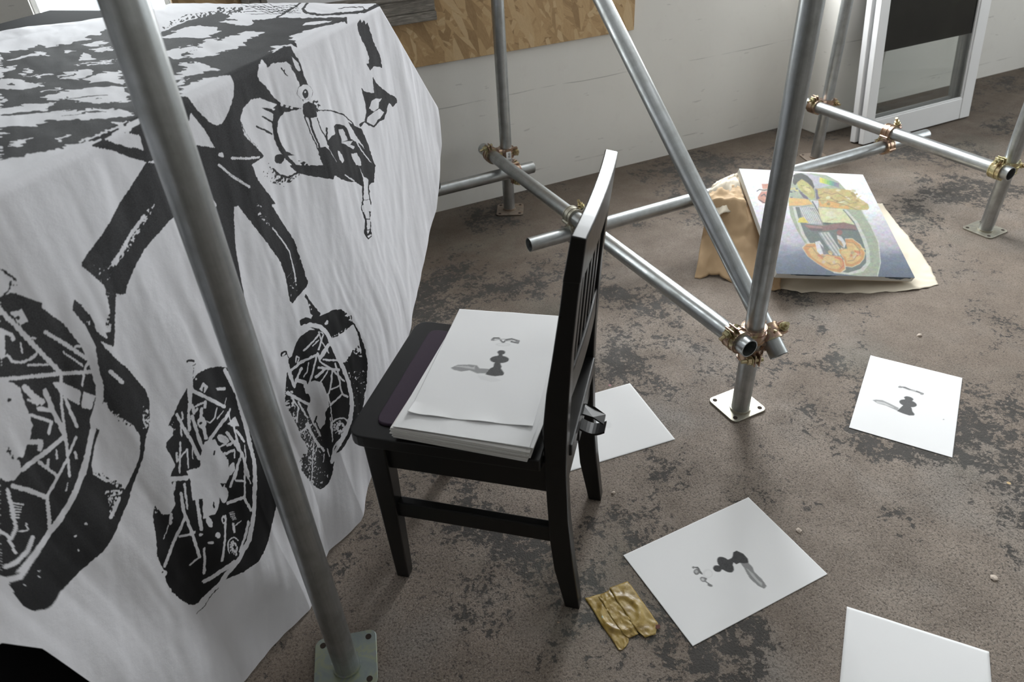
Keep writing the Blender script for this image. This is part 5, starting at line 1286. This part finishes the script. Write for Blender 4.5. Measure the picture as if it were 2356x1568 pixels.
# ================================================================ GLAZED SASHES LEANING ON THE PILASTER
M_REFL = N('painted_dark_reflection')
def make_refl():  # dark reflection and its green and brown blurs painted into the colour
    q = M_REFL; v = q.coord(); f = q.noise(v, 5, 3, .5, .6); g = q.noise(v, 2.4, 2)
    c = q.ramp(f, [(.35, (.010, .008, .007)), (.55, (.022, .020, .015)), (.68, (.045, .060, .035)), (.8, (.09, .10, .08))])
    c = q.mix(q.ramp(g, [(.6, 0), (.75, .5)]), c, (.11, .045, .02))
    q.set(base=c, rough=.12, coat=.4); return q.m
M_REFL = make_refl()
def sash(x0, x1, y0, lean, label, refl_panel, height=1.66, group=None, dark_gap=False):
    t = thing('glazed_sash', label, 'window sash', ((x0+x1)/2, y0, 0), 0, group)
    ca, sa = math.cos(lean), math.sin(lean)
    def L(x, d, hgt): return np.array([x, y0+hgt*sa+d*ca, .004+hgt*ca-d*sa+.030*sa])     # hgt up the sash, d into its thickness
    def bx(a0, a1, d0, d1, h0, h1): return np.array([L(a, d, q) for a, d, q in [(a0, d0, h0), (a1, d0, h0), (a1, d1, h0), (a0, d1, h0), (a0, d0, h1), (a1, d0, h1), (a1, d1, h1), (a0, d1, h1)]])
    w = .055; wr = .085; T = .030
    bev(obj('stile', bx(x0, x0+w, 0, T, 0, height), BF, M_WHITEFR, t), .003); bev(obj('stile', bx(x1-.075, x1, 0, T, 0, height), BF, M_WHITEFR, t), .003)
    bev(obj('bottom_rail', bx(x0+w, x1-.075, .002, T-.002, 0, .105), BF, M_WHITEFR, t), .003); bev(obj('top_rail', bx(x0+w, x1-.075, .002, T-.002, height-.06, height), BF, M_WHITEFR, t), .003)
    obj('pane', bx(x0+w-.006, x1-.075+.006, .0135, .0165, .10, height-.055), [BF[2]], M_GLASS, t)
    for (a0, a1, h0, h1) in ((x0+w, x0+w+.010, .105, height-.06), (x1-.085, x1-.075, .105, height-.06), (x0+w+.010, x1-.085, .105, .113)):
        bev(obj('glazing_bead', bx(a0, a1, .005, .0135, h0, h1), BF, M_WHITEFR, t), .002)
    if refl_panel:  # added panel carrying the painted reflection of the upper glass
        hs = []
        for c, xx in (((2016, 122), x0+w), ((2240, 80), x1-.085)):
            p = onX(c, xx); hs.append(p[2]/ca)
        hgt = (hs[0]+hs[1])/2
        o = obj('reflection_panel', bx(x0+w-.004, x1-.075+.004, .0168, .0176, hgt, height-.058), BF, M_REFL, t); o['label'] = 'panel painted with the dark reflection in the upper glass'
    return t
LEAN = math.radians(7.3)
sash(2.996, 3.757, 2.352, LEAN, 'white framed glazed sash with dark upper glass leaning nearest the room', True, 1.66, 'leaning window sashes')
sash(2.986, 3.737, 2.396, LEAN, 'white framed sash stacked directly behind the nearest leaning sash', False, 1.64, 'leaning window sashes')

# ================================================================ YELLOWED TAPE ON THE FLOOR
M_TAPE = N('yellowed_tape')
def make_tape():
    q = M_TAPE; v = q.coord(); f = q.noise(v, 38, 4, .6, .5); g = q.noise(v, 130, 3, .6)
    c = q.ramp(f, [(.3, (.17, .10, .016)), (.5, (.31, .205, .042)), (.7, (.40, .29, .095))])
    c = q.mix(q.ramp(g, [(.65, 0), (.8, .5)]), c, (.10, .07, .03))
    q.set(base=c, rough=q.ramp(f, [(.3, .3), (.7, .5)]), spec=.5); q.bump(q.math('ADD', f, g), .25, .002); return q.m
M_TAPE = make_tape()
TP = thing('taped_ring', 'strips of yellowed packing tape over a ring stuck to the floor', 'tape', tuple(G((1432, 1415))))
rc = G((1428, 1412))[:2]; RR = .040
def tape_h(x, y):
    r = math.hypot(x-rc[0], y-rc[1])
    return .0034*math.exp(-((r-RR)/.0055)**2)+.0010*math.exp(-(r/.030)**4)
def tape(poly_a, poly_b, z, seed, n1=34, n2=14):
    A = np.array([G(c)[:2] for c in poly_a]); B = np.array([G(c)[:2] for c in poly_b]); u = np.linspace(0, 1, n1)
    def res(P_):
        d = np.concatenate([[0], np.cumsum(np.linalg.norm(np.diff(P_, axis=0), axis=1))]); d /= d[-1]
        return np.stack([np.interp(u, d, P_[:, k]) for k in range(2)], 1)
    A = res(A); B = res(B); VV = []
    for i in range(n1):
        for j in range(n2):
            p = A[i]+(B[i]-A[i])*j/(n2-1)
            VV.append((p[0], p[1], z+tape_h(*p)+.0022*float(vnoise(np.array(i*.6+seed), np.array(j*.7), seed))))
    o = obj('tape_strip', VV, grid_faces(n1, n2), M_TAPE, TP, smooth=True)
    o.modifiers.new('thickness', 'SOLIDIFY').thickness = .0003
tape([(1345, 1377), (1362, 1400), (1385, 1440), (1408, 1472), (1424, 1497), (1432, 1495)], [(1392, 1364), (1403, 1385), (1425, 1420), (1445, 1455), (1447, 1476), (1440, 1488)], .0008, 3)
tape([(1377, 1373), (1392, 1398), (1412, 1430), (1432, 1458), (1440, 1465), (1448, 1469)], [(1404, 1356), (1422, 1385), (1440, 1412), (1458, 1440), (1466, 1455), (1469, 1459)], .0016, 5)
tape([(1402, 1354), (1416, 1380), (1436, 1408), (1452, 1436), (1468, 1455), (1484, 1468)], [(1444, 1338), (1462, 1362), (1480, 1388), (1497, 1412), (1514, 1436), (1508, 1460)], .0024, 7)
V = []; F = []; nR, nr = 40, 10
for i in range(nR):
    a = 2*math.pi*i/nR
    for j in range(nr):
        b = 2*math.pi*j/nr; rr = RR+.0030*math.cos(b); V.append((rc[0]+rr*math.cos(a), rc[1]+rr*math.sin(a), .0026+.0020*math.sin(b)))
for i in range(nR):
    for j in range(nr): F.append((i*nr+j, ((i+1) % nR)*nr+j, ((i+1) % nR)*nr+(j+1) % nr, i*nr+(j+1) % nr))
obj('ring', V, F, simple('pale_green_plastic', (.34, .40, .33), .4), TP, smooth=True)
obj('rust_spot', [(*(G(c)[:2]), .0042+.0004*k) for k, c in enumerate([(1508, 1440), (1517, 1438), (1519, 1446), (1514, 1450), (1508, 1448)])], [(0, 1, 2, 3, 4)], simple('rust_stain', (.09, .025, .015), .8), TP)

# chips of plaster lying about
def chip(px_, s, seed, label, mat):
    bm = bmesh.new(); bmesh.ops.create_icosphere(bm, subdivisions=2, radius=1)
    r_ = np.random.RandomState(seed); k = r_.uniform(.6, 1.3, 3)*s
    for v in bm.verts:
        f = 1+.5*(r_.rand()-.5); v.co = Vector((v.co.x*k[0]*f, v.co.y*k[1]*f, max(v.co.z*k[2]*.7*f, -.25*s)))
    V = np.array([v.co[:] for v in bm.verts]); F = [tuple(q.index for q in f.verts) for f in bm.faces]; bm.free()
    g = G(px_); V = V+np.array([g[0], g[1], -V[:, 2].min()]); 
    tag(obj('plaster_chip', V, F, mat), label, 'debris', 'plaster chips on the floor')
M_CHIP = simple('plaster', (.55, .47, .40), .9, .2, 120)
chip((2287, 1330), .0075, 1, 'pale plaster chip on the floor near the right edge', M_CHIP)
chip((1411, 1134), .006, 2, 'pale plaster chip on the floor beside the rear chair leg', M_CHIP)
chip((1838, 1220), .006, 3, 'pale plaster chip near the top right corner of a pawn drawing', M_CHIP)
chip((2115, 772), .006, 4, 'tiny plaster chip on the floor above the right pawn drawing', M_CHIP)
